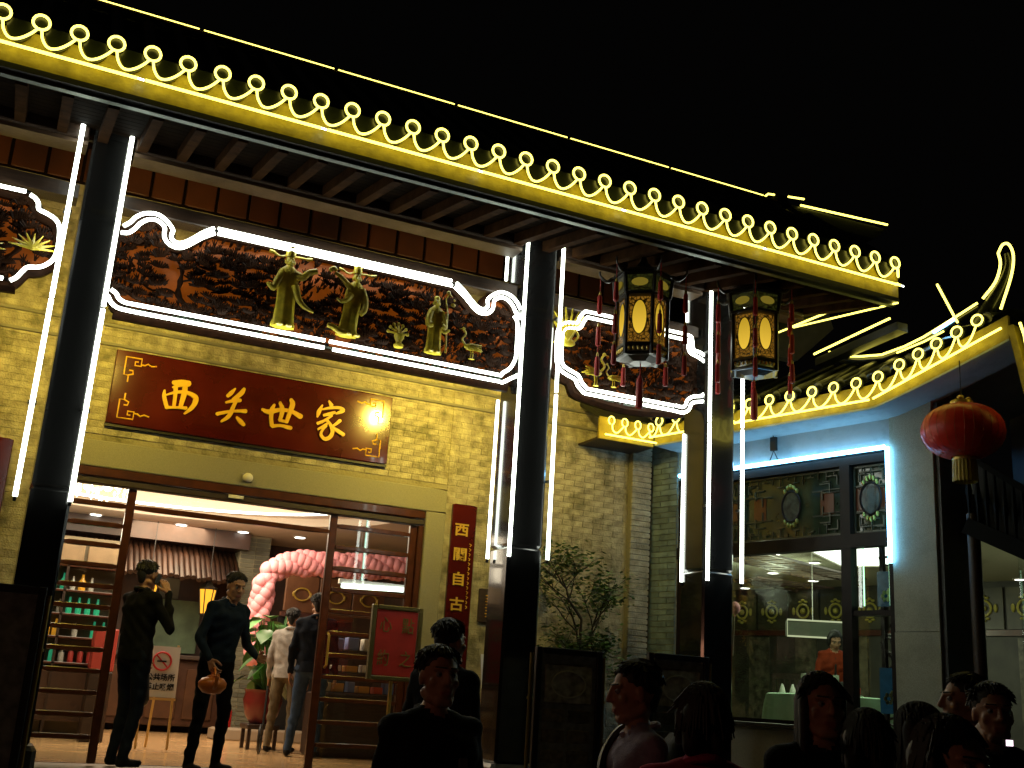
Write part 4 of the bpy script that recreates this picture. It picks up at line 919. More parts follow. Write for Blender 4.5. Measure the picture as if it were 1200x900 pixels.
# small trees in tubs
def shrub(x, y, z0, h, spread, seed, label, n_leaf=1500, pot=True):
    r = random.Random(seed); t = thing('potted_tree', label, 'tree', (x, y, 0))
    mb = MB(); ends = []
    def br(p, d, L, rad, lev):
        P = [p]; q = p.copy(); dd = d.copy()
        for i in range(4):
            dd = (dd+Vector((r.uniform(-.25, .25), r.uniform(-.25, .25), r.uniform(-.05, .15)))).normalized(); q = q+dd*L/4; P.append(q.copy())
        mb.tube([tuple(a) for a in P], [rad*(1-.13*i) for i in range(5)], 5)
        if lev == 0: ends.extend(P[2:]); return
        for k in range(r.choice((3, 4)) if lev > 1 else 4):
            a = r.uniform(0, 2*PI); b = P[r.choice((2, 3, 4))]
            nd = (dd*.5+Vector((math.cos(a)*spread, math.sin(a)*spread*.6, r.uniform(.0, .5)))).normalized(); br(b.copy(), nd, L*r.uniform(.55, .75), rad*.55, lev-1)
    br(Vector((x, y, z0)), Vector((0, 0, 1)), h*.45, .026, 3)
    mb.build('trunk', M_bark, t, True)
    lf = MB()
    for k in range(n_leaf):
        e = r.choice(ends)+Vector((r.gauss(0, .06), r.gauss(0, .06), r.gauss(0, .05)))
        a = r.uniform(0, 2*PI); tl_ = r.uniform(-.5, .5); d = Vector((math.cos(a), math.sin(a), tl_)).normalized(); s_ = d.cross(Vector((r.uniform(-.4, .4), 0, 1))).normalized(); L = r.uniform(.035, .075)
        lf.add([e, e+d*L*.5+s_*L*.32, e+d*L, e+d*L*.5-s_*L*.32], [(0, 1, 2, 3)])
    lf.build('crown', M_leaf, t)
    mb = MB(); mb.lathe([(.16, 0), (.2, .05), (.24, .38), (.26, .42), (.24, .46)], (x, y, .002), 18); mb.build('tub', mat('clay_tub', (.12, .09, .06), .6), t, True)
    if z0 > .5: 
        mb = MB(); mb.tube([(x, y, .4), (x, y, z0)], .03, 6); mb.build('stem', M_bark, t)
shrub(5.50, -.72, .75, 1.85, .95, 21, 'slender small tree with open crown against the brick wall right of the second column', 2300)
shrub(5.12, -.95, .5, 1.15, .9, 5, 'low bushy tree half hidden by the second black column', 2600)
shrub(6.02, -.9, .4, 1.0, .9, 8, 'short leafy tree behind the second menu board', 1500)
# ================================================================== PALACE LANTERNS
def palace_lantern(x, y, zc, rz, label, dark=1.0):
    t = local(thing('palace_lantern', label, 'lantern', (x, y, zc), 'hexagonal palace lanterns under the porch', rz))
    R6 = [(math.cos(k*PI/3), math.sin(k*PI/3)) for k in range(6)]
    def hexpt(r, k, z): return (r*R6[k % 6][0], r*R6[k % 6][1], z)
    r0 = .215
    mb = MB()
    for r, za, zb in ((r0+.035, .215, .255), (r0+.03, -.255, -.215), (r0+.055, .405, .435), (r0+.02, -.33, -.30)):
        MB().lathe([(r-.02, za), (r, za+.008), (r, zb-.008), (r-.02, zb)], n=6).build('carved_ring', M_lframe, t)
    MB().lathe([(.30, .44), (.24, .47), (.10, .53), (.04, .60), (.02, .66)], n=6).build('lantern_cap', M_lframe, t)
    MB().lathe([(.10, -.36), (.19, -.332)], n=6).build('lantern_base', M_lframe, t)
    for k in range(6):
        mb = MB(); mb.tube([hexpt(r0+.012, k, -.33), hexpt(r0+.012, k, .22)], .02, 6); mb.tube([hexpt(r0+.03, k, .24), hexpt(r0+.05, k, .42)], .018, 6); mb.build('corner_post', M_lframe, t)
    for k in range(6):
        a, b = Vector(hexpt(r0*.985, k, 0)), Vector(hexpt(r0*.985, k+1, 0)); c = (a+b)/2; u = (b-a).normalized(); nrm = c.normalized(); hw = (b-a).length/2-.012
        def q(s_, z, o=0): return tuple(c+u*s_+nrm*o+Vector((0, 0, z)))
        # lit fretwork pane with brighter oval
        mb = MB(); mb.add([q(-hw, -.205), q(hw, -.205), q(hw, .205), q(-hw, .205)], [(0, 1, 2, 3)]); mb.build('fretwork_pane', M_fret, t)
        mb = MB(); n = 20; mb.add([q(.062*math.cos(2*PI*i/n), .015+.155*math.sin(2*PI*i/n), .006) for i in range(n)], [tuple(range(n))]); mb.build('oval_light', M_oval, t)
        mb = MB(); mb.tube([q(.066*math.cos(2*PI*i/n), .015+.159*math.sin(2*PI*i/n), .009) for i in range(n)], .005, 5, closed=True); mb.build('oval_rim', M_lframe, t)
        # upper and lower little panes
        a2, b2 = Vector(hexpt(r0+.035, k, 0)), Vector(hexpt(r0+.035, k+1, 0)); c2 = (a2+b2)/2; hw2 = (b2-a2).length/2-.015
        def q2(s_, z, o=0): return tuple(c2+u*s_+nrm*(o+.0*z)+Vector((0, 0, z)))
        mb = MB(); mb.add([q2(-hw2, .26, -.008), q2(hw2, .26, -.008), q2(hw2, .40, .01), q2(-hw2, .40, .01)], [(0, 1, 2, 3)]); mb.build('upper_pane', M_uppane, t)
        mb = MB(); mb.add([q2(.075*math.cos(2*PI*i/14), .33+.04*math.sin(2*PI*i/14), .012) for i in range(14)], [tuple(range(14))]); mb.build('upper_oval', M_upoval, t)
        mb = MB()
        for i in range(5): mb.ball(q(-.08+.04*i, -.275, .02), (.013, .013, .02), 7, 5)
        mb.build('gold_fringe', M_gb, t, True)
        # dragon arm and tassel
        p = hexpt(r0+.05, k, .45); e = hexpt(r0+.17, k, .47)
        mb = MB(); mb.tube(catmull([p, hexpt(r0+.11, k, .42), e, hexpt(r0+.18, k, .52)], 4), [.018]*4+[.014]*4+[.010]*5, 6); mb.build('corner_arm', M_lframe, t, True)
        ex, ey = hexpt(r0+.17, k, 0)[:2]
        ta = MB(); ta.tube([(ex, ey, .46), (ex, ey, -.42)], .004, 5)
        for z in (.28, -.02, -.30):
            ta.lathe([(.006, .02), (.020, 0), (.024, -.16), (.016, -.17)][::-1], (ex, ey, z), 8)
        to = ta.build('red_tassel', M_red, t)
        for z in (.30, .0, -.28): MB().lathe([(.004, -.02), (.012, -.008), (.012, .012), (.004, .03)], (ex, ey, z), 8).build('gold_bead', M_gb, to)
    ta = MB(); ta.tube([(0, 0, -.33), (0, 0, -.60)], .005, 5); ta.lathe([(.012, .05), (.03, 0), (.034, -.24), (.02, -.25)][::-1], (0, 0, -.52), 10); to = ta.build('red_tassel', M_red, t)
    mb = MB(); mb.tube([(0, 0, .60), (0, 0, .78)], .01, 6); mb.build('hanging_rod', M_lframe, t)
    return t
def fretmat(name, c, s, sc_=34, thr=.5):
    m = bpy.data.materials.new(name); m.use_nodes = True; n = m.node_tree.nodes; l = m.node_tree.links; b = n['Principled BSDF']
    tc = n.new('ShaderNodeTexCoord'); vo = n.new('ShaderNodeTexVoronoi'); vo.feature = 'DISTANCE_TO_EDGE'; vo.inputs['Scale'].default_value = sc_; l.new(tc.outputs['Object'], vo.inputs['Vector'])
    th = n.new('ShaderNodeMath'); th.operation = 'GREATER_THAN'; th.inputs[1].default_value = .10; l.new(vo.outputs['Distance'], th.inputs[0])
    ml = n.new('ShaderNodeMath'); ml.operation = 'MULTIPLY'; ml.inputs[1].default_value = s; l.new(th.outputs[0], ml.inputs[0])
    b.inputs['Base Color'].default_value = (.03, .02, .01, 1); b.inputs['Emission Color'].default_value = (*c, 1); l.new(ml.outputs[0], b.inputs['Emission Strength']); MATS[name] = m; return m
M_fret = fretmat('lit_fretwork', (.9, .42, .04), .22); M_uppane = fretmat('dim_fretwork', (.35, .40, .06), .05, 25)
def ovalmat(name, c0, c1, s):
    m = bpy.data.materials.new(name); m.use_nodes = True; n = m.node_tree.nodes; l = m.node_tree.links; n.clear()
    tc = n.new('ShaderNodeTexCoord'); sx = n.new('ShaderNodeSeparateXYZ'); l.new(tc.outputs['Object'], sx.inputs[0])
    mr = n.new('ShaderNodeMapRange'); mr.inputs[1].default_value = -.12; mr.inputs[2].default_value = .16; l.new(sx.outputs['Z'], mr.inputs[0])
    cr = n.new('ShaderNodeValToRGB'); cr.color_ramp.elements[0].color = (*c0, 1); cr.color_ramp.elements[1].color = (*c1, 1); l.new(mr.outputs[0], cr.inputs[0])
    e = n.new('ShaderNodeEmission'); e.inputs[1].default_value = s; l.new(cr.outputs[0], e.inputs[0]); o = n.new('ShaderNodeOutputMaterial'); l.new(e.outputs[0], o.inputs[0]); MATS[name] = m; return m
M_oval = ovalmat('oval_glow', (.88, .55, .05), (.52, .32, .02), .95)
M_upoval = glow('upper_oval_glow', (.38, .28, .03), .42)
palace_lantern(4.945, -2.5, 4.04, R(-38), 'hexagonal lit lantern with red tassels in front of the crane panel')
palace_lantern(6.18, -2.5, 4.14, R(-66), 'hexagonal lit lantern with red tassels beside the third black column')

# ================================================================== WING WALL (angled)
wing = thing('wing_wall', 'angled side wing wall with pale plaster band and large windows right of the third column', 'wall', tuple(W(1.5, 0, 0)))
mb = MB(); wbox(mb, .0, .40, -.25, 0, 0, 3.75); mb.build('wall_core', M_mortar, wing)
for k in range(60):
    z = .01+k*.062; off = (k % 2)*.125
    for j in range(3):
        a = max(.02, .03+j*.25-off); b = min(.40, .03+(j+1)*.25-off)-.007
        if b-a < .04: continue
        mb = MB(); wbox(mb, a, b, .0, .012+random.uniform(0, .004), z, z+.055); mb.build('brick', mat('blue_grey_brick', (.20, .27, .24), .8, var=.35, vscale=9, bump=.3, rnd=.3), wing)
mb = MB(); wbox(mb, .40, 3.0, -.25, -.01, 3.26, 3.85); mb.build('plaster_band', M_plaster, wing)
mb = MB(); wbox(mb, .40, 2.98, -.25, -.005, .25, .655); mb.build('granite_dado', mat('pale_dado', (.55, .50, .38), .7, var=.25, vscale=120, bump=.2), wing)
mb = MB(); wbox(mb, .40, 2.98, -.25, -.004, -.7, .245); mb.build('granite_base', M_granite, wing)
mb = MB(); wbox(mb, .40, 2.98, -.28, .04, .658, .70); mb.build('window_sill', mat('sill_stone', (.06, .055, .05), .4), wing)
# window frames
wf = thing('window_frame', 'large dark timber window with fretwork transom lights in the angled wing', 'window', tuple(W(1.7, -.05, .7)))
M_wwood = mat('window_wood', (.014, .008, .005), .5, var=.3, vscale=8, spec=.2)
for s0, s1, z0, z1, o in ((.40, 2.98, 3.12, 3.20, .0), (.40, 2.98, 2.33, 2.455, .012), (.40, .47, .70, 3.12, -.01), (2.44, 2.545, .70, 3.12, .004), (2.93, 2.98, .70, 3.12, -.01), (2.546, 2.93, 1.70, 1.75, -.01), (1.20, 1.245, 2.456, 3.12, -.02), (.92, 2.44, .703, .74, -.01)):
    mb = MB(); wbox(mb, s0, s1, -.10, o, z0, z1); mb.build('frame_bar', M_wwood, wf)
# fretwork transoms
def fret(s0, s1, z0, z1, seed, lamp):
    mb = MB(); rr = random.Random(seed)
    def bar(a, b, c, d): wbox(mb, a, b, -.07, -.05, c, d)
    w_, h_ = s1-s0, z1-z0; cx_, cz_ = (s0+s1)/2, (z0+z1)/2
    bar(s0, s1, z0, z0+.018); bar(s0, s1, z1-.018, z1); bar(s0, s0+.018, z0, z1); bar(s1-.018, s1, z0, z1)
    for q in range(3):
        for sx in (-1, 1):
            for sz in (-1, 1):
                xa = cx_+sx*(w_*.5-.06-q*.085); za = cz_+sz*(h_*.5-.06-q*.07)
                xb = cx_+sx*(w_*.5-.06-(q+1)*.085-.03); zb = cz_+sz*(h_*.5-.06-(q+1)*.07-.02)
                bar(min(xa, xb), max(xa, xb), za-.006, za+.006); bar(xa-.006, xa+.006, min(za, zb), max(za, zb)); bar(min(xa, s1), max(xa, s1) if sx > 0 else max(xa, s0), cz_+sz*.1-.005, cz_+sz*.1+.005)
    nb_ = int(w_/.085)
    for i in range(1, nb_):
        xx = s0+w_*i/nb_; hh = .05+.03*(i % 3)
        bar(xx-.004, xx+.004, z0, z0+hh); bar(xx-.004, xx+.004, z1-hh, z1)
        if i % 2: bar(xx-.04, xx+.04, z0+hh-.004, z0+hh+.004); bar(xx-.04, xx+.04, z1-hh-.004, z1-hh+.004)
    for zf in (.3, .7): bar(s0, s0+w_*.2, z0+h_*zf-.004, z0+h_*zf+.004); bar(s1-w_*.2, s1, z0+h_*zf-.004, z0+h_*zf+.004)
    mb.build('fretwork_lattice', mat('fret_wood', (.06, .06, .03), .4), wf)
    for sx in (-1, 1):
        mb = MB(); wbox(mb, cx_+sx*w_*.34-.075, cx_+sx*w_*.34+.075, -.078, -.072, cz_-.11, cz_+.11); mb.build('amber_pane', mat('amber_pane', (.06, .022, .008), .3, emit=(.5, .14, .02), estr=.035), wf)
    mb = MB(); wbox(mb, s0, s1, -.09, -.082, z0, z1); mb.build('dark_glass', mat('dark_green_glass', (.02, .035, .02), .1, var=.5, vscale=9, emit=(.10, .13, .05), estr=.03), wf)
    P = [tuple(W(cx_+.11*math.cos(2*PI*i/24), -.045, cz_+.15*math.sin(2*PI*i/24))) for i in range(24)]
    mb = MB(); mb.tube(P, .010, 6, closed=True); mb.build('oval_rim', M_wwood, wf)
    mb = MB(); mb.add([tuple(W(cx_+.10*math.cos(2*PI*i/24), -.05, cz_+.14*math.sin(2*PI*i/24))) for i in range(24)], [tuple(range(24))]); mb.build('painted_oval', mat('painted_glass', (.05, .08, .07), .15, var=.7, vscale=14), wf)
    for sz in (-1, 1):
        mb = MB()
        for a in range(-2, 3): p = W(cx_+a*.035, -.045, cz_+sz*(.20-.012*a*a)); mb.ball(p, (.022, .012, .028), 7, 5)
        mb.build('gold_crest', mat('dull_gold_leaf', (.45, .36, .06), .4, metal=.4), wf, True)
fret(.48, 1.19, 2.47, 3.11, 1, False); fret(1.255, 2.435, 2.47, 3.11, 2, True); fret(2.555, 2.925, 2.47, 3.11, 3, True)
mb = MB(); wbox(mb, .47, 2.44, -.06, -.054, .74, 2.33); mb.build('window_pane', GLASS, wf)
mb = MB(); wbox(mb, 2.545, 2.93, -.06, -.054, 1.75, 2.33); mb.build('window_pane', GLASS, wf)
mb = MB(); wbox(mb, 2.545, 2.93, -.06, -.054, .70, 1.70); mb.build('window_pane', GLASS, wf)
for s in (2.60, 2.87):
    neon('green_reflected_tube', [tuple(W(s, -.12, .9 if False else 1.8)), tuple(W(s, -.12, 2.42))], .007, NG, wf)  # glowing tubes built in place of reflections in the glass
for z0, z1 in ((1.80, 2.12), (.85, 1.25)):
    mb = MB(); wbox(mb, 2.70, 2.90, -.20, -.18, z0, z1); mb.build('blue_glass_panel', mat('blue_glass_panel', (.02, .05, .08), .2, var=.6, vscale=12, emit=(.02, .09, .14), estr=.16), wf)
    mb = MB(); 
    for a in range(7): p = W(2.80+.035*math.cos(a*1.05), -.16, (z0+z1)/2-.07+.035*math.sin(a*1.05)+(.05 if a == 6 else 0)); mb.ball(p, (.02, .012, .022), 7, 5)
    mb.build('painted_flower', mat('pale_gold', (.5, .48, .22), .5), wf, True)
# blue white neon round the window
neon('blue_neon_tube', [tuple(W(s, .05, 3.235)) for s in (.45, 1.6, 2.96)], .022, NB, wf)
neon('blue_neon_tube', [tuple(W(2.985, .05, 3.235)), tuple(W(2.985, .05, 2.7)), tuple(W(2.985, .05, 2.16))], .020, NB, wf)
# granite pillar
gp = thing('granite_pillar', 'plain grey granite pillar at the end of the angled wing beside the red lantern', 'pillar', tuple(W(3.2, .05, -.75)))
for z0, z1 in ((-.75, 1.55), (1.555, 3.72)):
    mb = MB(); wbox(mb, 2.985 if z0 < 1 else 2.99, 3.415, -.33, .015, z0, z1); mb.build('granite_slab', M_granite, gp)
mb = MB(); wbox(mb, 2.98, 3.43, -.34, .03, 3.722, 3.80); mb.build('capital', M_plaster, gp)
mb = MB(); wbox(mb, 3.418, 3.46, -.50, -.02, -.75, 3.6); mb.build('side_slab', mat('dark_granite', (.09, .10, .10), .4, var=.3, vscale=100), gp)
sf = thing('wing_soffit', 'pale blue grey plaster soffit and upper wall above the red lantern', 'ceiling', tuple(W(3.6, -.5, 3.6)))
mb = MB(); a = [W(3.0, .35, 3.60), W(4.30, .38, 4.02), W(4.6, -2.5, 4.02), W(3.0, -.9, 3.60)]; mb.add([tuple(p) for p in a]+[tuple(p+Vector((0, 0, .04))) for p in a], [(3,2,1,0),(4,5,6,7),(0,1,5,4),(1,2,6,5),(2,3,7,6),(3,0,4,7)]); mb.build('soffit_slab', mat('blue_grey_plaster', (.26, .29, .34), .8, var=.15, vscale=3), sf)
mb = MB(); wbox(mb, 3.46, 6.5, -1.5, -1.4, 3.05, 4.2); mb.build('upper_wall', MATS['blue_grey_plaster'], sf)
# recessed bay beyond the pillar
rbay = thing('side_bay_window', 'dark glazed bay beyond the granite pillar with a black pole and a view of the dining room', 'window', tuple(W(4.5, -1.0, 0)))
for s in (3.9, 4.9, 5.9): mb = MB(); wbox(mb, s, s+.08, -1.42, -1.34, -.1, 2.7); mb.build('mullion', M_dwood, rbay)
mb = MB(); wbox(mb, 3.46, 6.5, -1.45, -1.35, 2.55, 2.75); mb.build('head_beam', M_dwood, rbay)
mb = MB(); wbox(mb, 3.46, 6.5, -1.45, -1.35, 2.76, 3.04); mb.build('dark_fascia', M_black, rbay)
mb = MB(); wbox(mb, 3.46, 6.5, -1.45, -1.35, -.75, .25); mb.build('low_wall', M_iwall, rbay)
mb = MB(); wbox(mb, 3.46, 6.5, -1.40, -1.394, .25, 2.55); mb.build('window_pane', GLASS, rbay)
pl = thing('pole', 'black metal pole standing under the red lantern', 'pole', tuple(W(3.73, -.05, -.75)))
mb = MB(); mb.tube([tuple(W(3.745, -.02, -.75)), tuple(W(3.745, -.02, 2.55))], .055, 12); mb.build('shaft', M_dwood, pl, True)
mb = MB(); mb.tube([tuple(W(3.745, -.02, 2.55)), tuple(W(3.745, -.02, 2.72))], .035, 10); mb.build('pole_cap', M_black, pl, True)
# sloping balustrade
bl = thing('stair_balustrade', 'dark iron balustrade sloping down above the far right window', 'railing', tuple(W(4, .1, 2.2)))
def rail(s, t_): return W(s, .02, 3.02-.72*(s-3.8) if t_ else 2.40-.5*(s-3.8))
mb = MB(); mb.beam(rail(3.70, 1), rail(4.9, 1), .06, .05); mb.build('top_rail', mat('blue_black_iron', (.004, .005, .007), .7, spec=.1), bl)
mb = MB(); mb.beam(rail(3.70, 0), rail(4.9, 0), .05, .14); mb.build('bottom_rail', MATS['blue_black_iron'], bl)
for k in range(15):
    s = 3.74+k*.078; a, b = rail(s, 0), rail(s, 1); m_ = (a+b)/2
    mb = MB(); mb.tube([tuple(a), tuple(m_-Vector((0, 0, .08))), tuple(m_), tuple(m_+Vector((0, 0, .08))), tuple(b)], [.012, .02, .03, .02, .012], 6); mb.build('baluster', MATS['blue_black_iron'], bl, True)
mb = MB(); a, b, c_, d_ = rail(3.72, 0), rail(4.9, 0), rail(4.9, 1), rail(3.72, 1); q_ = [p-WN*.10 for p in (a, b, c_, d_)]
mb.add([tuple(p) for p in q_]+[tuple(p-WN*.03) for p in q_], [(0,1,2,3),(7,6,5,4),(0,4,5,1),(1,5,6,2),(2,6,7,3),(3,7,4,0)]); mb.build('baluster_shade_sheet', mat('baluster_shade', (.010, .013, .018), .6), bl)  # dark sheet added behind the balusters to keep the gap black
# hanging bits from the wing eave
hk = thing('hanging_hook', 'small grey hook fitting hanging on the pale plaster band', 'hook', tuple(W(1.75, .05, 3.45)))
mb = MB(); wbox(mb, 1.67, 1.74, .03, .06, 3.36, 3.50); mb.build('hook_block', M_black, hk)
p = W(1.705, .045, 3.36); MB().tube([tuple(p+WD*.06+Vector((0, 0, -.12))), tuple(p), tuple(p-WD*.06+Vector((0, 0, -.12)))], .006, 5).build('hook_wire', M_black, hk); MB().tube([tuple(W(1.705, .05, 3.5)), tuple(W(1.705, .10, 3.62))], .005, 5).build('hook_wire', M_black, hk)
# ================================================================== WING ROOF
wr = thing('wing_roof', 'low tiled roof of the wing with looping yellow neon and an upturned corner', 'roof', tuple(W(2, .4, 3.5)))
def lift(s): 
    return 0 if s < 3.05 else .385*((s-3.05)/1.3)**1.12
EO = .40
def we(s, dz, o=EO): return W(s, o, dz+lift(s))
ss = [.385+i*.09 for i in range(31)]+[3.15+i*.08 for i in range(16)]
def strip(name, z0, z1, o0, o1, m, zz=None):
    mb = MB(); v = []; f = []
    for s in ss: v += [we(s, z0, o0), we(s, z1, o0), we(s, z1, o1), we(s, z0, o1)]
    for i in range(len(ss)-1):
        a = i*4
        for k in range(4): f.append((a+k, a+(k+1) % 4, a+4+(k+1) % 4, a+4+k))
    f += [(0, 3, 2, 1), tuple(len(v)-4+k for k in range(4))]
    mb.add(v, f); return mb.build(name, m, wr)
strip('fascia_board', 3.535, 3.74, EO-.05, EO-.012, M_fascia); strip('eave_underside', 3.515, 3.533, EO-.45, EO-.01, M_plaster)
# roof slope up and back, with roll tiles
def slope(s, t_): 
    L = lift(s); return W(s, EO-.02-t_*.95, 3.80+L+t_*(.50-.35*min(1, L/.5)))
mb = MB(); v = []; f = []; n = 8
for s in ss:
    for j in range(n+1): v.append(slope(s, j/n))
for i in range(len(ss)-1):
    for j in range(n): f.append((i*(n+1)+j, i*(n+1)+j+1, (i+1)*(n+1)+j+1, (i+1)*(n+1)+j))
mb.add(v, f); mb.build('roof_deck', M_tile, wr, True)
for k in range(16):
    s = .78+k*.242
    if s > 4.3: break
    mb = MB(); mb.tube([tuple(slope(s, j/6)+Vector((0, 0, .02))) for j in range(7)], .05, 8); mb.build('roll_tile', M_tile, wr, True)
WC = [.74+.242*i for i in range(11)]+[3.373, 3.559, 3.735, 3.926, 4.115]
WC = [x for i, x in enumerate(WC) if not (3.25 < x < 3.36)]
WC = sorted(set([round(x, 3) for x in [.50, .74, .982, 1.224, 1.466, 1.709, 1.955, 2.195, 2.45, 2.689, 2.93, 3.157, 3.373, 3.559, 3.735, 3.926, 4.115]]))
def wz(s): return 3.765+(0 if s < 3.1 else (s-3.1)*.345)
for i, s in enumerate(WC):
    p = W(s, EO+.02, wz(s)); mb = MB(); mb.tube([tuple(p-WN*.02), tuple(p)], .055, 12); mb.build('round_tile_end', M_tile, wr)
    pa = (WC[i-1]+s)/2 if i else s-.12; pb = (WC[i+1]+s)/2 if i < len(WC)-1 else s+.07
    zc, rc = wz(s), .048; pp0 = WC[i-1] if i else s-.15; dz_ = wz(pp0)-zc; w_ = s-pp0
    U = [(.05, -.062+dz_), (.10, -.115+dz_*.9), (.24, -.160+dz_*.75), (.42, -.166+dz_*.55), (.62, -.140+dz_*.35), (.80, -.095+dz_*.15), (.94, -rc*.96)]
    P = [W(pp0+w_*p.x, EO+.05, zc+p.z) for p in catmull([(u, 0, z) for u, z in U], 3)]
    for j in range(1, 17): a = R(258)+R(350)*j/16; P.append(W(s+math.cos(a)*rc, EO+.05, zc+math.sin(a)*rc))
    neon('scallop_neon_tube', P, .0085, NY, wr, 7)
neon('straight_neon_tube', [tuple(W(.36, EO+.05, 3.603)), tuple(W(1.62, EO+.05, 3.592))], .011, NY, wr)
neon('straight_neon_tube', [tuple(W(1.66, EO+.05, 3.592)), tuple(W(3.06, EO+.05, 3.585))], .011, NY, wr)
neon('straight_neon_tube', [tuple(W(3.10, EO+.05, 3.590)), tuple(W(4.32, EO+.05, 4.0))], .011, NY, wr)
rp = [(2.213, 4.375), (2.38, 4.30), (2.559, 4.258), (2.805, 4.228), (3.05, 4.262), (3.261, 4.318), (3.50, 4.41), (3.80, 4.53)]
neon('ridge_neon_tube', [tuple(W(s, -.2, z)) for s, z in rp], .011, NY, wr)
neon('ridge_neon_tube', [tuple(W(s, -.2, z)) for s, z in ((2.97, 4.215), (3.26, 4.27), (3.46, 4.33))], .009, NY, wr)
neon('blue_neon_tube', [tuple(W(s, -.19, z)) for s, z in ((3.36, 4.335), (3.46, 4.375), (3.57, 4.42))], .015, NB, wr)
neon('upright_neon_tube', [tuple(W(3.415, -.2, 4.81)), tuple(W(3.60, -.2, 4.385))], .011, NY, wr)
mb = MB(); c = [W(s, -.24, z-.035) for s, z in rp]; mb.tube([tuple(p) for p in c], .035, 8); mb.build('hip_ridge', M_tile, wr, True)
mb = MB(); mb.tube([tuple(W(3.415, -.24, 4.80)), tuple(W(3.60, -.24, 4.36))], .022, 6); mb.build('ridge_spike', M_tile, wr, True)
hk_ = [(4.102, 4.357), (4.224, 4.485), (4.275, 4.63), (4.262, 4.739), (4.306, 4.806), (4.360, 4.792), (4.392, 4.678), (4.362, 4.501), (4.254, 4.225)]
C_ = catmull([tuple(W(s, .3, z)) for s, z in hk_[:4]], 4); neon('corner_neon_tube', C_, .012, NY, wr)
C_ = catmull([tuple(W(s, .3, z)) for s, z in hk_[3:]], 4); neon('corner_neon_tube', C_, .0115, NY, wr)
mb = MB(); mid = [(4.03, 4.15), (4.17, 4.33), (4.27, 4.48), (4.325, 4.62), (4.315, 4.73)]; C_ = catmull([tuple(W(s, .25, z)) for s, z in mid], 4); mb.tube(C_, [.075-.05*i/len(C_) for i in range(len(C_))], 8); mb.build('upturned_corner', M_tile, wr, True)
# short return of the eave along the front wall
for k in range(4):
    x = 5.83+k*.165; zc = 3.705; U = [(.05, -.05), (.12, -.10), (.30, -.125), (.5, -.12), (.75, -.08), (.94, -.044)]
    P = [(x-.165+.165*p.x, -.50, zc+p.z) for p in catmull([(u, 0, z) for u, z in U], 3)] if k else []
    for j in range(1, 16): a = R(258)+R(350)*j/15; P.append((x+.036*math.cos(a), -.50, zc+.045*math.sin(a)))
    neon('scallop_neon_tube', P, .008, NY, wr, 7)
neon('straight_neon_tube', [(5.76, -.50, 3.545), (6.40, -.50, 3.545)], .0105, NY, wr)
mb = MB(); mb.box((5.70, -.47, 3.50), (6.38, -.44, 3.74)); mb.build('fascia_board', M_fascia, wr)
mb = MB(); mb.add([(5.70,-.46,3.76),(6.42,-.46,3.76),(6.42,0,4.05),(5.70,0,4.05),(5.70,-.46,3.72),(6.42,-.46,3.72),(6.42,0,3.95),(5.70,0,3.95)],[(0,1,2,3),(7,6,5,4),(0,4,5,1),(1,5,6,2),(2,6,7,3),(3,7,4,0)]); mb.build('return_slope', M_tile, wr)
mb = MB(); mb.box((5.70, -.43, 3.50), (6.40, -.002, 3.52)); mb.build('return_underside', M_dwood, wr)
# extra neon lines above the wing, on a dark gable strip
gs = thing('gable_strip', 'dark sloping gable edge with two thin yellow neon lines under the main roof corner', 'roof edge', (7.35, -2.4, 4.4))
mb = MB(); mb.add([(7.37,-3.1,4.40),(7.37,-1.95,4.33),(7.37,-1.95,4.25),(7.37,-3.1,4.32),(7.5,-3.1,4.40),(7.5,-1.95,4.33),(7.5,-1.95,4.25),(7.5,-3.1,4.32)],[(0,1,2,3),(7,6,5,4),(0,4,5,1),(1,5,6,2),(2,6,7,3),(3,7,4,0)]); mb.build('edge_board', M_tile, gs)
neon('gable_neon_tube', [(7.35, -3.03, 4.448), (7.35, -2.5, 4.41)], .011, NY, gs); neon('gable_neon_tube', [(7.35, -2.48, 4.408), (7.35, -1.957, 4.368)], .011, NY, gs)
uw = thing('upper_wall', 'pale grey upper wall patch seen beneath the end of the main roof', 'wall', (9.2, .4, 5.5))
mb = MB(); mb.prism([(8.75, 5.2), (9.05, 5.2), (9.65, 5.75), (9.35, 6.6), (8.75, 6.35)], .36, .5); mb.build('plaster_patch', mat('grey_green_plaster', (.5, .52, .42), .8, var=.2), uw)
# far right eave end
fe = thing('far_eave_board', 'narrow yellow lit eave board at the far right edge', 'roof edge', tuple(W(4.4, .3, 3.6)))
mb = MB(); a = [W(4.345, .40, 4.03), W(4.40, .40, 4.03), W(4.53, .40, 3.30), W(4.47, .40, 3.30)]; mb.add([tuple(p) for p in a]+[tuple(p-WN*.1) for p in a], [(0,1,2,3),(7,6,5,4),(0,4,5,1),(1,5,6,2),(2,6,7,3),(3,7,4,0)]); mb.build('eave_board', M_fascia, fe)
neon('eave_neon_tube', [tuple(W(4.47, .43, 4.02)), tuple(W(4.50, .43, 3.9)), tuple(W(4.56, .43, 3.3))], .011, NY, fe)
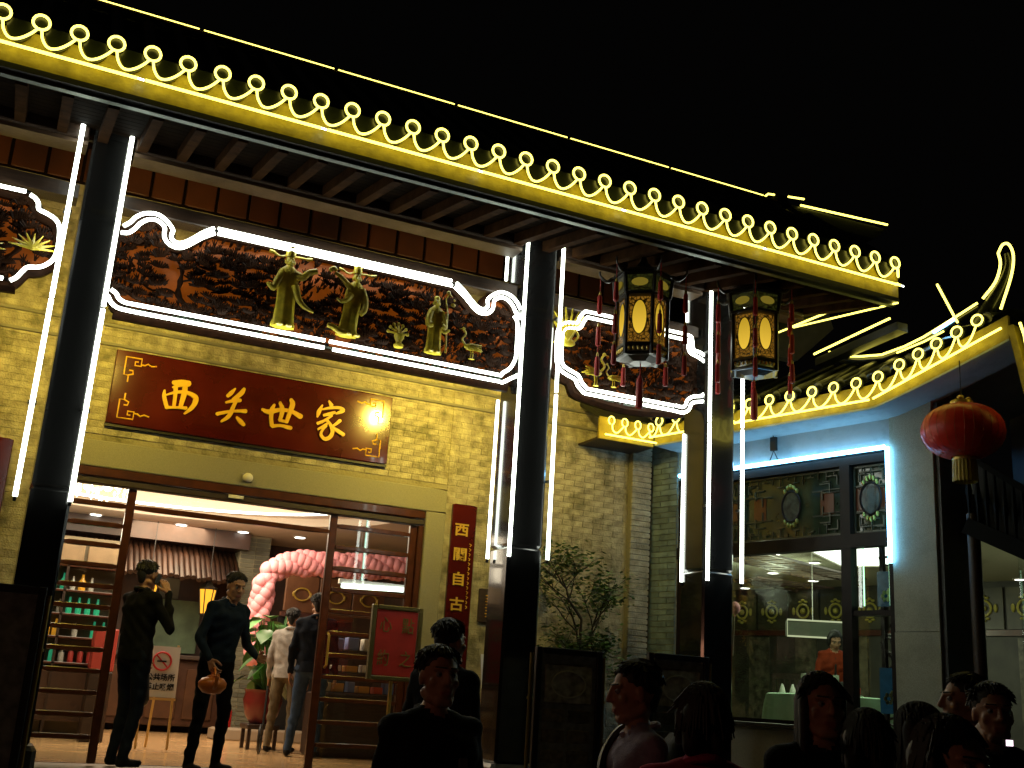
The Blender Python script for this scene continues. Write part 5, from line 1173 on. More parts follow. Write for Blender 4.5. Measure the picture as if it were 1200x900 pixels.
# ================================================================== RED LANTERN
rl_ = thing('red_lantern', 'large round red lantern with gold tassel hanging from the upturned wing roof', 'lantern', tuple(W(3.965, .5, 3.14)))
c0 = W(3.965, .5, 3.15); mb = MB(); v = []; f = []; n = 56; kz = 14
for i in range(kz+1):
    t_ = -PI/2*.86+PI*.86*i/kz
    for j in range(n):
        a = 2*PI*j/n; rr = .335*(math.cos(t_)**.8)*(1-.02*abs(math.cos(a*14)))
        v.append((c0.x+rr*math.cos(a), c0.y+rr*math.sin(a), c0.z+.225*math.sin(t_)/math.sin(PI/2*.86)))
for i in range(kz):
    for j in range(n): f.append((i*n+j, i*n+(j+1) % n, (i+1)*n+(j+1) % n, (i+1)*n+j))
mb.add(v, f); mb.build('silk_globe', mat('lantern_silk', (.80, .035, .018), .35, var=.2, vscale=2, bump=.1), rl_, True)
for j in range(28):
    a = 2*PI*(j+.5)/28; P = [(c0.x+(.335*(math.cos(t_)**.8)+.001)*math.cos(a), c0.y+(.335*(math.cos(t_)**.8)+.001)*math.sin(a), c0.z+.225*math.sin(t_)/math.sin(PI/2*.86)) for t_ in [(-.86+1.72*i/10)*PI/2 for i in range(11)]]
    mb = MB(); mb.tube(P, .0016, 4); mb.build('gold_rib', mat('rib_gold', (.62, .14, .03), .4), rl_)
for z, r in ((.225, .09), (-.255, .09)): mb = MB(); mb.lathe([(r, 0), (r*1.05, .01), (r*1.05, .025), (r, .035)], (c0.x, c0.y, c0.z+z), 20); mb.build('gold_cap', M_gb, rl_, True)
mb = MB(); mb.tube([(c0.x, c0.y, c0.z+.25), (c0.x, c0.y, c0.z+.62)], .005, 5); mb.build('cord', M_black, rl_)
mb = MB(); mb.ball((c0.x-.05, c0.y-.04, c0.z+.28), (.03, .03, .02), 8, 5); mb.ball((c0.x+.06, c0.y-.02, c0.z+.285), (.025, .025, .02), 8, 5); mb.build('gold_knot', M_gb, rl_, True)
mb = MB(); v = []; n = 40
for z, r in ((-.25, .095), (-.30, .098), (-.43, .10)):
    for j in range(n): a = 2*PI*j/n; rr = r*(1-.05*(j % 2)); v.append((c0.x+rr*math.cos(a), c0.y+rr*math.sin(a), c0.z+z))
mb.add(v, [(i*n+j, i*n+(j+1) % n, (i+1)*n+(j+1) % n, (i+1)*n+j) for i in range(2) for j in range(n)]); mb.build('gold_fringe', mat('fringe_gold', (.42, .32, .03), .5, bump=.3), rl_)
# ================================================================== WING DINING ROOM
M_dceil = mat('dining_ceiling', (.42, .42, .30), .8)
dr = thing('dining_room_shell', 'green lit dining room behind the angled wing windows with dark medallion wall', 'room', (10, 2, .25))
poly = [W(.3, -.30, 0), W(7.5, -.30 if False else -1.5, 0), Vector((16.6, -5.0, 0)), Vector((15.0, 1.2, 0)), Vector((12.9, 6.9, 0)), Vector((11.9, 9.6, 0)), Vector((6.9, 9.6, 0))]
poly = [W(.42, -.12, 0), W(3.42, -.12, 0), W(3.47, -1.44, 0), W(7.8, -1.44, 0), Vector((16.8, -5.5, 0)), Vector((15.0, 1.2, 0)), Vector((12.95, 6.9, 0)), Vector((12.0, 9.6, 0)), Vector((6.9, 9.6, 0)), Vector((6.9, .35, 0))]
mb = MB(); mb.add([(p.x, p.y, .25) for p in poly], [tuple(range(len(poly)-1, -1, -1))][:1]); mb.build('room_floor', mat('dining_floor', (.12, .09, .06), .4), dr)
mb = MB(); mb.add([(p.x, p.y, 3.02) for p in poly], [tuple(range(len(poly)))]); mb.build('room_ceiling', M_dceil, dr)
B0, B1 = Vector((12.0, 9.6, 0)), Vector((16.8, -5.5, 0)); bd = (B1-B0).normalized(); bn_ = Vector((-bd.y, bd.x, 0)); bn_ = -bn_ if bn_.dot(Vector((-1, 0, 0))) < 0 else bn_
def Bx(mb, a, b, o0, o1, z0, z1):
    v = [B0+bd*s+bn_*o+Vector((0, 0, z)) for z in (z0, z1) for s, o in ((a, o0), (b, o0), (b, o1), (a, o1))]
    return mb.add(v, [(0,1,2,3),(7,6,5,4),(4,5,1,0),(5,6,2,1),(6,7,3,2),(7,4,0,3)])
mb = MB(); Bx(mb, 0, 15.8, -.1, 0, .25, 3.02); mb.build('rear_wall', mat('dining_dark_wall', (.035, .035, .022), .5, var=.4, vscale=4), dr)
mb = MB(); mb.box((6.88, .32, .25), (6.92, 9.6, 3.02)); mb.build('side_wall', M_iwall, dr)
mb = MB(); mb.box((6.9, 9.6, .25), (12.0, 9.65, 3.02)); mb.build('end_wall', M_iwall, dr)
for k in range(24):
    a = .2+k*.65
    mb = MB(); Bx(mb, a, a+.60, .0, .05, 2.28, 2.92); mb.build('medallion_panel', mat('medallion_panel', (.05, .048, .022), .4, var=.4, vscale=6), dr)
    p = B0+bd*(a+.30)+bn_*.07+Vector((0, 0, 2.6)); mb = MB(); mb.tube([tuple(p+bd*.12*math.cos(j*PI/6)+Vector((0, 0, .12*math.sin(j*PI/6)))) for j in range(12)], .02, 6, closed=True); mb.ball(p, (.05, .05, .05), 8, 6)
    for sz in (-1, 1):
        for sd in (-1, 0, 1): mb.ball(p+Vector((0, 0, sz*(.19-.03*abs(sd))))+bd*.06*sd, (.035, .035, .022), 8, 6)
        mb.ball(p+bd*.19*sz, (.03, .03, .07), 8, 6)
    mb.build('gold_medallion', mat('green_gold', (.40, .36, .06), .4), dr, True)
mb = MB(); Bx(mb, 0, 15.8, .0, .07, 2.18, 2.27); mb.build('picture_rail', M_rwood, dr)
for k in range(16):
    a = .3+k*.98; mb = MB(); Bx(mb, a, a+.42, .0, .04, .3, 2.15); mb.build('carved_wall_panel', mat('carved_wall_panel', (.09, .085, .05), .4, var=.7, vscale=9), dr)
# ceiling lattice beams
def lattice(p, q, wd, label):
    t = thing('ceiling_lattice', label, 'lattice', tuple(p)); p = Vector(p); q = Vector(q); d = (q-p).normalized(); s_ = d.cross(Vector((0, 0, 1)))
    L = (q-p).length; n = int(L/.17); mb = MB()
    for sd in (-1, 0, 1): mb.beam(p+s_*wd*sd/2, q+s_*wd*sd/2, .035, .03)
    for i in range(n): 
        a = p+d*(i+.5)*L/n; mb.beam(a-s_*wd/2, a+s_*wd/2, .03, .025)
        if i % 2: mb.beam(a-s_*wd/2, a+s_*wd/2+d*.14, .02, .02)
    mb.build('lattice_grid', M_dwood, t)
lattice((9.2, 1.78, 2.84), (11.83, 2.78, 2.84), .8, 'fretted ceiling lattice nearer the dining room window')
lattice((10.87, 4.02, 2.84), (12.55, 4.21, 2.84), .8, 'fretted ceiling lattice in the middle of the dining room')
sk = thing('ceiling_light_panel', 'large bright white panel light in the dining room ceiling', 'lamp', (9, -1, 3.0))
pp = [(9.8, 1.3), (11.53, 2.43), (12.5, .95), (10.6, -.25)]
mb = MB(); mb.add([(x, y, 2.985) for x, y in pp]+[(x, y, 3.005) for x, y in pp], [(3,2,1,0),(4,5,6,7),(0,1,5,4),(1,2,6,5),(2,3,7,6),(3,0,4,7)]); mb.build('diffuser', glow('panel_glow', (.95, 1, .88), 3.0), sk)
mb = MB()
for i in range(4): mb.beam((*pp[i], 2.99), (*pp[(i+1) % 4], 2.99), .06, .05)
mb.build('frame', M_dceil, sk)
DL = [(10.22, 2.33), (11.17, 2.59), (11.59, 4.09), (12.16, 5.54), (12.65, 4.37), (13.1, 5.3), (12.7, 6.3), (14.3, 1.6), (12.9, -1.2), (13.2, 2.9)]
DL_EXTRA = [(10.9, 3.3), (11.9, 3.3), (12.4, 3.7), (11.0, 5.0), (11.4, 6.4)]
for i, (x, y) in enumerate(DL):
    t = thing('downlight', ('downlight nearest the bright ceiling panel', 'downlight between the ceiling panel and the fretted lattice', 'downlight below the middle of the nearer lattice', 'downlight at the left end of the farther lattice', 'downlight just left of the thick window mullion', 'downlight in the far row beside the mullion', 'leftmost downlight of the far row over the medallion wall', 'downlight in the bay beyond the granite pillar', 'downlight above the drinks cooler at the far right', 'downlight seen through the narrow window light')[i], 'lamp', (x, y, 3.0), 'downlights in the dining room ceiling')
    mb = MB(); mb.lathe([(.001, 0), (.085, 0), (.09, .01)], (x, y, 3.0), 14); mb.build('lens', glow('dining_lens', (1, 1, .85), 7), t)
    mb = MB(); mb.lathe([(.092, 0), (.115, .0), (.115, .016)], (x, y, 3.0), 14); mb.build('rim', M_white, t)
for (x, y), wh in zip(DL_EXTRA, ('left of the wider lattice gap', 'right of the wider lattice gap', 'beside the mullion above the air conditioner', 'second from the left column edge', 'farthest left behind the column neon')):
    t = thing('downlight', 'dim small downlight in the dining ceiling, '+wh, 'lamp', (x, y, 3.0), 'downlights in the dining room ceiling')
    mb = MB(); mb.lathe([(.001, 0), (.07, 0), (.075, .01)], (x, y, 2.998), 14); mb.build('lens', MATS['dining_lens'], t)
arealight('dining_light', (10.0, 2.6, 2.9), (10, 2.6, 0), 3.2, 62, (.88, 1, .62), shape='DISK')
for hx, hy, he in ((9.2, 1.2, 30), (10.8, 3.0, 36), (13, -1.5, 26)):
    ld = bpy.data.lights.new('dining_fill', 'POINT'); ld.energy = he; ld.color = (.9, 1, .66); ld.shadow_soft_size = .2; o = bpy.data.objects.new('dining_fill', ld); COL.objects.link(o); ld.energy *= 1.1; o.location = (hx, hy, 2.45)
arealight('dining_light_front', (8.6, -1.0, 2.9), (8.6, -1.0, 0), 1.2, 34, (.85, 1, .66), shape='DISK')
ac = thing('wall_aircon', 'long pale air conditioner above the waitress in the dining room', 'air conditioner', (9.1, .8, 1.9))
A0, A1 = Vector((9.30, .93, 1.83)), Vector((9.87, .55, 1.83))
mb = MB(); mb.beam(A0+Vector((0, 0, .02)), A1+Vector((0, 0, .02)), .18, .19); mb.build('case', mat('aircon_grey', (.10, .11, .08), .5), ac)
mb = MB(); mb.tube([tuple(A0+Vector((-.06, -.10, -.08))), tuple(A0+Vector((-.06, -.10, .12))), tuple(A1+Vector((-.02, -.10, .12))), tuple(A1+Vector((-.02, -.10, -.08)))], .012, 6, closed=True); mb.build('lit_edge', glow('edge_glow', (.8, .85, .5), .7), ac)  # edge outline made to glow, a highlight on a unit without a lamp
mb = MB(); mb.tube([(9.6, .78, 1.95), (9.6, .78, 3.0)], .005, 6); mb.build('drop_pipe', M_white, ac)
# table, chairs, things on it
tb = thing('round_table', 'round dining table under a pale green cloth behind the wing window', 'table', (8.35, -.35, .25))
v = []; mb = MB(); n = 72; tx, ty = 8.70, -.55
for z, r, am in ((1.02, .0, 0), (1.02, .66, 0), (1.01, .685, .0), (.9, .70, .012), (.62, .72, .03), (.35, .735, .045)):
    for j in range(n): a = 2*PI*j/n; rr = r+am*math.sin(a*11); v.append((tx+rr*math.cos(a), ty+rr*math.sin(a), z))
mb.add(v, [(i*n+j, i*n+(j+1) % n, (i+1)*n+(j+1) % n, (i+1)*n+j) for i in range(5) for j in range(n)]); mb.build('green_cloth', mat('green_cloth', (.38, .62, .42), .75, var=.1, vscale=4), tb, True)
mb = MB(); mb.lathe([(.05, .25), (.05, .7), (.3, .72)], (tx, ty, .01), 12); mb.build('pedestal', M_dwood, tb)
lz = thing('lazy_susan', 'white round turntable on the green table', 'turntable', (tx, ty, 1.022))
mb = MB(); mb.lathe([(.02, 0), (.36, .004), (.36, .02), (.02, .022)], (tx, ty, 1.022), 30); mb.build('disc', mat('white_cloth', (.6, .65, .55), .5), lz)
for i, (dx, dy, c, lab) in enumerate(((-.30, -.1, 'clear', 'leftmost'), (-.22, -.18, 'clear', 'second'), (-.12, -.22, 'clear', 'third'), (-.02, -.25, 'clear', 'fourth'))):
    mb = MB(); mb.lathe([(.03, 0), (.028, .004), (.006, .01), (.006, .07), (.03, .10), (.034, .16), (.03, .19)], (tx+dx*1.6, ty+dy*1.5, 1.046), 14); o = mb.build('wine_glass', mat('bright_glass', (.6, .65, .55), .1), None, True); o['category'] = 'glass'; o['label'] = '%s tall glass from the left on the green table' % lab; o['group'] = 'glasses on the green table'
o = MB().lathe([(.03, 0), (.035, .08), (.03, .09)], (tx+.02, ty-.42, 1.026), 12).build('red_cup', M_red, None, True); o['category'] = 'cup'; o['label'] = 'small red cup among the glasses on the green table'
def chair(x, y, rz, label):
    t = local(thing('wooden_chair', label, 'chair', (x, y, .25), 'dark wooden chairs round the green table', rz))
    mb = MB(); mb.bbox((-.22, -.22, .44), (.22, .22, .48), .01); mb.build('seat', M_dwood, t)
    for sx in (-1, 1):
        for sy in (-1, 1): mb = MB(); mb.beam((sx*.19, sy*.19, 0), (sx*.19, sy*.19, .44), .035, .035, (0, 1, 0)); mb.build('leg', M_dwood, t)
        mb = MB(); mb.beam((sx*.19, .2, .48), (sx*.19, .26, 1.02), .035, .03, (0, 1, 0)); mb.build('back_post', M_dwood, t)
    mb = MB(); mb.beam((-.2, .26, 1.0), (.2, .26, 1.0), .03, .07); mb.build('top_rail', M_dwood, t)
    for k in range(5): mb = MB(); mb.beam((-.13+.065*k, .215, .49), (-.13+.065*k, .255, .98), .014, .02, (0, 1, 0)); mb.build('back_slat', M_dwood, t)
chair(7.45, -.25, R(100), 'dark slatted chair left of the green table')
chair(7.75, .55, R(30), 'dark slatted chair behind the left side of the green table')
chair(8.9, .45, R(-50), 'dark slatted chair behind the right side of the green table')
nap = thing('napkin_stack', 'white folded napkins standing on the green table', 'napkins', (8.2, -.2, 1.03))
for k in range(4): mb = MB(); mb.lathe([(.035, 0), (.03, .04), (.008, .10)], (8.25+.12*k, -.30-.03*k, 1.026), 8); mb.build('folded_napkin', M_white, nap, True)
pb = thing('pink_balloon', 'single pink balloon inside the dining room window', 'balloon', (7.55, -.4, 1.9))
p = Vector((7.38, -.6, 1.86)); mb = MB(); mb.ball(p, (.06, .06, .07), 12, 8); mb.lathe([(.012, -.085), (.004, -.07)], tuple(p), 6); mb.build('balloon_skin', M_pink, pb, True)
mb = MB(); mb.tube([tuple(p-Vector((0, 0, .08))), tuple(p-Vector((.02, 0, .5)))], .003, 4); mb.build('string', M_white, pb)
# carved lattice partition just inside the narrow light
cp = thing('carved_partition', 'black carved lattice partition behind the narrow window light', 'screen', tuple(W(2.7, -.6, .25)))
mb = MB(); rr = random.Random(2)
for k in range(90):
    s = rr.uniform(2.50, 3.0); z = rr.uniform(.6, 2.4); a = rr.uniform(0, PI); L = rr.uniform(.04, .09)
    mb.tube([tuple(W(s-L*math.cos(a), -.6, z-L*math.sin(a))), tuple(W(s+.02, -.6, z)), tuple(W(s+L*math.cos(a), -.6, z+L*math.sin(a)))], .012, 5)
mb.build('carved_lattice', M_dwood, cp, kind='stuff')
for s in (2.48, 3.02): mb = MB(); wbox(mb, s, s+.04, -.63, -.58, .25, 2.9); mb.build('partition_post', M_dwood, cp)
mb = MB(); wbox(mb, 2.50, 2.60, -1.0, -.96, .25, 2.9); mb.build('tiled_strip', mat('pale_strip', (.35, .34, .28), .5, var=.3, vscale=20), cp)
# lit cabinet glimpsed at the far right
lc = thing('drinks_cooler', 'lit drinks cooler glowing green in the far right window', 'cooler', (10.2, -3.4, .25))
q0 = W(5.1, -1.9, 0)
mb = MB(); wbox(mb, 4.75, 5.9, -2.3, -1.8, .25, .58); mb.build('cooler_base', mat('cooler_red', (.20, .05, .04), .4), lc)
for k in range(3): mb = MB(); wbox(mb, 4.75, 5.9, -2.2, -1.82, .60+.14*k, .615+.14*k); mb.build('lit_shelf', glow('green_shelf_glow', (.25, .9, .6), .55), lc)
rg = random.Random(3)
for k in range(24):
    s = 4.8+.045*k; z = .617+.14*(k % 2)
    mb = MB(); wbox(mb, s, s+.035, -2.0, -1.95, z, z+.09); mb.build('carton', mat('carton_%d' % (k % 3), [(.3, .6, .5), (.6, .6, .5), (.1, .35, .5)][k % 3], .5, emit=[(.1, .5, .35), (.5, .5, .4), (.05, .3, .5)][k % 3], estr=.25), lc)
# ================================================================== PEOPLE
def voxel(mb, vox, smooth_it=3, name='tmp'):
    me = mb.mesh(name); o = bpy.data.objects.new(name, me); COL.objects.link(o)
    md = o.modifiers.new('r', 'REMESH'); md.mode = 'VOXEL'; md.voxel_size = vox; md.use_smooth_shade = True
    if smooth_it: ms = o.modifiers.new('s', 'SMOOTH'); ms.iterations = smooth_it; ms.factor = .5
    dg = bpy.context.evaluated_depsgraph_get(); m2 = bpy.data.meshes.new_from_object(o.evaluated_get(dg))
    bpy.data.objects.remove(o); n = len(m2.vertices); v = np.empty(n*3, np.float32); m2.vertices.foreach_get('co', v)
    f = [tuple(p.vertices) for p in m2.polygons]; bpy.data.meshes.remove(m2); return v.reshape(-1, 3), f
def capdist(c, p0, p1, r0, r1):
    a, b = np.array(p0, float), np.array(p1, float); d = b-a; L2 = max(1e-9, d @ d)
    t = np.clip(((c-a) @ d)/L2, 0, 1); return np.linalg.norm(c-(a+t[:, None]*d), axis=1)-(r0+(r1-r0)*t)
def hand(mb, wrist, direction, palm_n, side, curl, s=1.0):
    """palm slab, four jointed fingers of unequal length, thumb from the side of the palm"""
    d = Vector(direction).normalized(); n_ = Vector(palm_n); n_ = (n_-d*n_.dot(d)).normalized(); x = d.cross(n_)*side; w_ = Vector(wrist)
    for k in range(4):
        off = (-.030+.020*k)*s; base = w_+d*.085*s+x*off
        mb.capsule(w_+d*.015*s+x*off*.6, base, .014*s, .0115*s, 8)
    for k, L in enumerate((.066, .078, .073, .056)):
        off = (.031-.0205*k)*s; p = w_+d*.085*s+x*off; dd = (d+x*(.10-.07*k)).normalized(); r0 = .0098*s-.0006*k*s
        for j, fr in enumerate((.45, .32, .25)):
            ang = curl*(.35+.45*j)*(1+.06*k); q = p+(dd*math.cos(ang)+n_*math.sin(ang)).normalized()*L*fr*1.15*s
            mb.capsule(p, q, r0, r0*.9, 8); p = q; r0 *= .92
    tb0 = w_+d*.025*s+x*.026*s; t1 = tb0+(x*.75+d*.6+n_*.25*curl).normalized()*.038*s; t2 = t1+(x*.25+d*.85+n_*.5*curl).normalized()*.032*s; t3 = t2+(d*.9+n_*.6*curl).normalized()*.024*s
    mb.capsule(tb0, t1, .015*s, .012*s, 8); mb.capsule(t1, t2, .0115*s, .0105*s, 8); mb.capsule(t2, t3, .0105*s, .0085*s, 8)
SKIN = mat('skin', (.42, .22, .13), .5, var=.12, vscale=14); LIP = mat('lips', (.34, .11, .08), .45); EYE = mat('eye_white', (.22, .20, .19), .3); IRIS = mat('iris', (.02, .012, .01), .15)
HAIR = mat('black_hair', (.008, .007, .006), .6, var=.4, vscale=40)
def person(label, x, y, z, h, facing, shirt, pants, shoes=(.02, .02, .02), pose=None, hair='short', head_rot=(0, 0, 0), female=False, lean=0, hands=True, sleeves='long', vox=.013, bottom=True, group=None):
    """facing: degrees clockwise from +Y seen from above; local frame: +Y forward, +X the person's right"""
    k = h/1.72
    t = local(thing('person', label, 'person', (x, y, z), group, -R(facing)))
    J = dict(hipL=(-.095, 0, .93), hipR=(.095, 0, .93), kneeL=(-.105, .02, .50), kneeR=(.105, .02, .50), ankL=(-.11, -.02, .09), ankR=(.11, -.02, .09),
             shL=(-.175, -.01, 1.405), shR=(.175, -.01, 1.405), elL=(-.235, -.03, 1.12), elR=(.235, -.03, 1.12), wrL=(-.245, .05, .88), wrR=(.245, .05, .88), neck=(0, -.01, 1.46), head=(0, .02, 1.605))
    if pose: J.update({a: p for a, p in pose.items() if a in J})
    if female:
        for a in ('shL', 'shR'): J[a] = (J[a][0]*.88, J[a][1], J[a][2])
    def LZ(p):      # bend the upper body forward from the hips
        p = Vector(p)
        if lean and p.z > .95: q = Matrix.Rotation(-R(lean), 3, 'X') @ (p-Vector((0, 0, .95))); p = q+Vector((0, 0, .95))
        return p*k
    J = {a: LZ(p) for a, p in J.items()}
    C1 = lambda *p: LZ(p)
    CL, PA, SK, SHO = 0, 1, 2, 3
    prim = []       # (a, b, ra, rb, tag)
    def cp(a, b, ra, rb, tg): prim.append((Vector(a), Vector(b), ra*k, rb*k, tg))
    wf_ = .9 if female else 1
    if bottom:
        for s_ in 'LR':
            cp(J['hip'+s_], J['knee'+s_], .092*wf_, .062, PA); cp(J['knee'+s_], J['ank'+s_], .060, .047, PA)
            a = J['ank'+s_]; f_ = Vector((.02 if s_ == 'R' else -.02, .155, -.052))*k; cp(a+Vector((0, -.02, -.045))*k, a+f_, .04, .033, SHO)
    cp(C1(-.07, 0, .93), C1(.07, 0, .93), .104*wf_, .104*wf_, PA)
    for i in range(12):
        u = i/11; z_ = .97+.36*u; hw = (.070-.012*math.sin(u*PI)+.022*u)*(1 if not female else .94); rr_ = (.106-.006*math.sin(u*PI)+.004*u)*wf_
        cp(C1(-hw, 0, z_), C1(hw, 0, z_), rr_, rr_, CL)
    cp(J['shL']*.75+J['shR']*.25-Vector((0, 0, .02))*k, J['shR']*.75+J['shL']*.25-Vector((0, 0, .02))*k, .086, .086, CL)
    cp(J['shL'], J['shR'], .066, .066, CL)
    if female:
        for sx in (-1, 1): cp(C1(sx*.07, .065, 1.27), C1(sx*.07, .068, 1.26), .055, .05, CL)
    cp(J['neck']-Vector((0, .0, .03))*k, (J['neck']+J['head'])/2, .056, .050, SK)
    for sx, s_ in ((-1, 'L'), (1, 'R')): cp(J['sh'+s_]*.5+J['neck']*.5, J['neck'], .058, .05, CL)
    for s_ in 'LR':
        sh, el, wr = J['sh'+s_], J['el'+s_], J['wr'+s_]
        cp(sh, el, .056, .043, CL)
        if sleeves == 'long': cp(el, wr, .045, .034, CL); cp(sh*.1+el*.9, sh*.0+el, .047, .047, CL)
        else: cp(sh*.25+el*.75, el, .036, .037, SK); cp(el, wr, .038, .026, SK)
        cp(wr, wr+(wr-el).normalized()*.02, .027, .027, SK)
    mb = MB()
    for a, b, ra, rb, tg in prim: mb.capsule(a, b, ra, rb, 14)
    if female is False: mb.ball(C1(0, .02, 1.2), (.15*k, .10*k, .16*k), 14, 10)
    V, F = voxel(mb, vox*k, 7)
    cen = np.array([V[list(f)].mean(0) for f in F]); D = np.stack([capdist(cen, a, b, ra, rb) for a, b, ra, rb, tg in prim]); tags = np.array([p[4] for p in prim])[D.argmin(0)]
    # folds in the clothes
    cz = V[:, 2]; fold = .0075*k*np.sin(V[:, 0]*30+np.sin(cz*16)*2.6+V[:, 1]*22+x*9)*np.sin(cz*13+V[:, 0]*19+V[:, 1]*8)+.003*k*np.sin(cz*55+V[:, 0]*40+V[:, 1]*35)
    nearcl = (np.linalg.norm(V-np.array(J['head']), axis=1) > .2*k); rad = V.copy(); rad[:, 2] = 0; nn_ = np.linalg.norm(rad, axis=1, keepdims=True)+1e-6
    V = V+rad/nn_*fold[:, None]*nearcl[:, None]
    # head
    Hh = J['head']; HR = Euler((R(head_rot[0])-R(lean)*.8, R(head_rot[1]), R(head_rot[2]))).to_matrix()
    hp = lambda a, b, c: Hh+HR @ (Vector((a, b, c))*k)
    hb = MB()
    hb.ball(hp(0, -.015, .035), (.074*k, .093*k, .085*k), 18, 12, rot=HR); hb.ball(hp(0, .022, -.02), (.062*k, .068*k, .09*k), 18, 12, rot=HR)
    hb.capsule(hp(-.02, .055, -.088), hp(.02, .055, -.088), .024*k, .024*k, 8); hb.capsule(hp(0, .088, .03), hp(0, .104, -.012), .008*k, .014*k, 8)
    for sx in (-1, 1):
        hb.capsule(hp(0, .088, -.016), hp(sx*.012, .09, -.018), .009*k, .008*k, 6); hb.capsule(hp(sx*.01, .083, .04), hp(sx*.05, .066, .038), .010*k, .008*k, 7)
        hb.ball(hp(sx*.045, .055, -.015), (.022*k, .02*k, .022*k), 8, 6); (hb.ball(hp(sx*.074, -.01, .0), (.010*k, .02*k, .032*k), 8, 6, rot=HR) if hair == 'short' else None)
        hb.capsule(hp(sx*.045, -.02, -.055), hp(sx*.035, .03, -.075), .026*k, .024*k, 8)
    hb.capsule(hp(0, -.02, -.05), (J['neck']+Hh)/2-Vector((0, 0, .02))*k, .05*k, .05*k, 12)
    hb.capsule(hp(-.018, .082, -.052), hp(.018, .082, -.052), .009*k, .009*k, 6); hb.capsule(hp(-.015, .08, -.062), hp(.015, .08, -.062), .009*k, .009*k, 6)
    VH, FH = voxel(hb, .0062*k, 2)
    allV = [V]; allF = list(F); tg = list(tags); off = len(V)
    allV.append(VH); allF += [tuple(i+off for i in f) for f in FH]
    inv = HR.transposed(); cH = np.array([VH[list(f)].mean(0) for f in FH]); lc = (cH-np.array(Hh)) @ np.array(inv).T/k
    tg += [4 if (abs(c[2]+.057) < .009 and c[1] > .083 and abs(c[0]) < .025) else SK for c in lc]; off += len(VH)
    if hands:
        for sx, s_ in ((-1, 'L'), (1, 'R')):
            m_ = MB(); wr, el = J['wr'+s_], J['el'+s_]; d = (wr-el).normalized(); pn = (pose or {}).get('palm'+s_, (-sx, 0, 0)); hd = (pose or {}).get('dir'+s_)
            if hd: d = Vector(hd).normalized()
            hand(m_, wr+(wr-el).normalized()*.0*k, d, pn, sx, (pose or {}).get('curl'+s_, .6), k); m_.capsule(wr-(wr-el).normalized()*.03*k, wr+d*.03*k, .026*k, .022*k, 10)
            VV, FF = voxel(m_, .0048*k, 1); allV.append(VV); allF += [tuple(i+off for i in f) for f in FF]; tg += [SK]*len(FF); off += len(VV)
    me = bpy.data.meshes.new('body'); AV = np.concatenate(allV); me.from_pydata([tuple(map(float, p)) for p in AV], [], allF)
    me.polygons.foreach_set('material_index', np.array(tg, np.int32)); me.polygons.foreach_set('use_smooth', [True]*len(allF)); me.update()
    cname = lambda p, c: mat('%s_%d_%d_%d' % (p, c[0]*1000, c[1]*1000, c[2]*1000), c, .8, spec=.1, var=.25, vscale=18, bump=.25, bscale=120)
    for m_ in (cname('cloth', shirt), cname('trousers', pants), SKIN, cname('leather', shoes), LIP): me.materials.append(m_)
    b = bpy.data.objects.new('body', me); COL.objects.link(b); b.parent = t; ORG[b.name] = (0, 0, 0)
    for sx in (-1, 1):
        mb = MB(); mb.ball(hp(sx*.031, .070, .017), .0125*k, 10, 8); mb.ball(hp(sx*.031, .0775, .017), .0062*k, 8, 6, 1); mb.build('eye', [EYE, IRIS], t, True)
        mb = MB(); mb.capsule(hp(sx*.014, .092, .043), hp(sx*.048, .073, .045), .0035*k, .0025*k, 5); mb.build('eyebrow', HAIR, t)
    cm = cname('cloth', shirt); lighter = cname('collar', tuple(min(.5, c*1.6+.004) for c in shirt))
    mb = MB(); P = []
    nk = J['neck']
    for a in range(13):
        an = R(200)+R(320)*a/12-R(70); P.append(nk+Matrix.Rotation(-R(lean), 3, 'X') @ (Vector((.068*math.cos(an), .070*math.sin(an), .012-.022*math.sin(an)))*k))
    mb.tube(P, [.012*k]*2+[.016*k]*9+[.012*k]*2, 7); mb.build('collar', lighter, t, True)
    if bottom and not lean:
        mb = MB(); n = 36; v = []
        for z_, rx_, ry_, am in ((.885, .186, .124, .006), (.93, .184, .123, .004), (1.0, .176, .115, .002)):
            for j in range(n): a = 2*PI*j/n; q_ = 1+am/.15*math.sin(a*7+x); v.append((rx_*wf_*k*q_*math.cos(a), ry_*wf_*k*q_*math.sin(a), z_*k))
        mb.add(v, [(i*n+j, i*n+(j+1) % n, (i+1)*n+(j+1) % n, (i+1)*n+j) for i in range(2) for j in range(n)]); mb.build('shirt_hem', cm, t, True)
    # hair in tapered locks over a cap
    mb = MB(); rr = random.Random(int(x*100+y*77)); mb.ball(hp(0, -.028, .052), (.080*k, .094*k, .084*k), 18, 12, rot=HR)
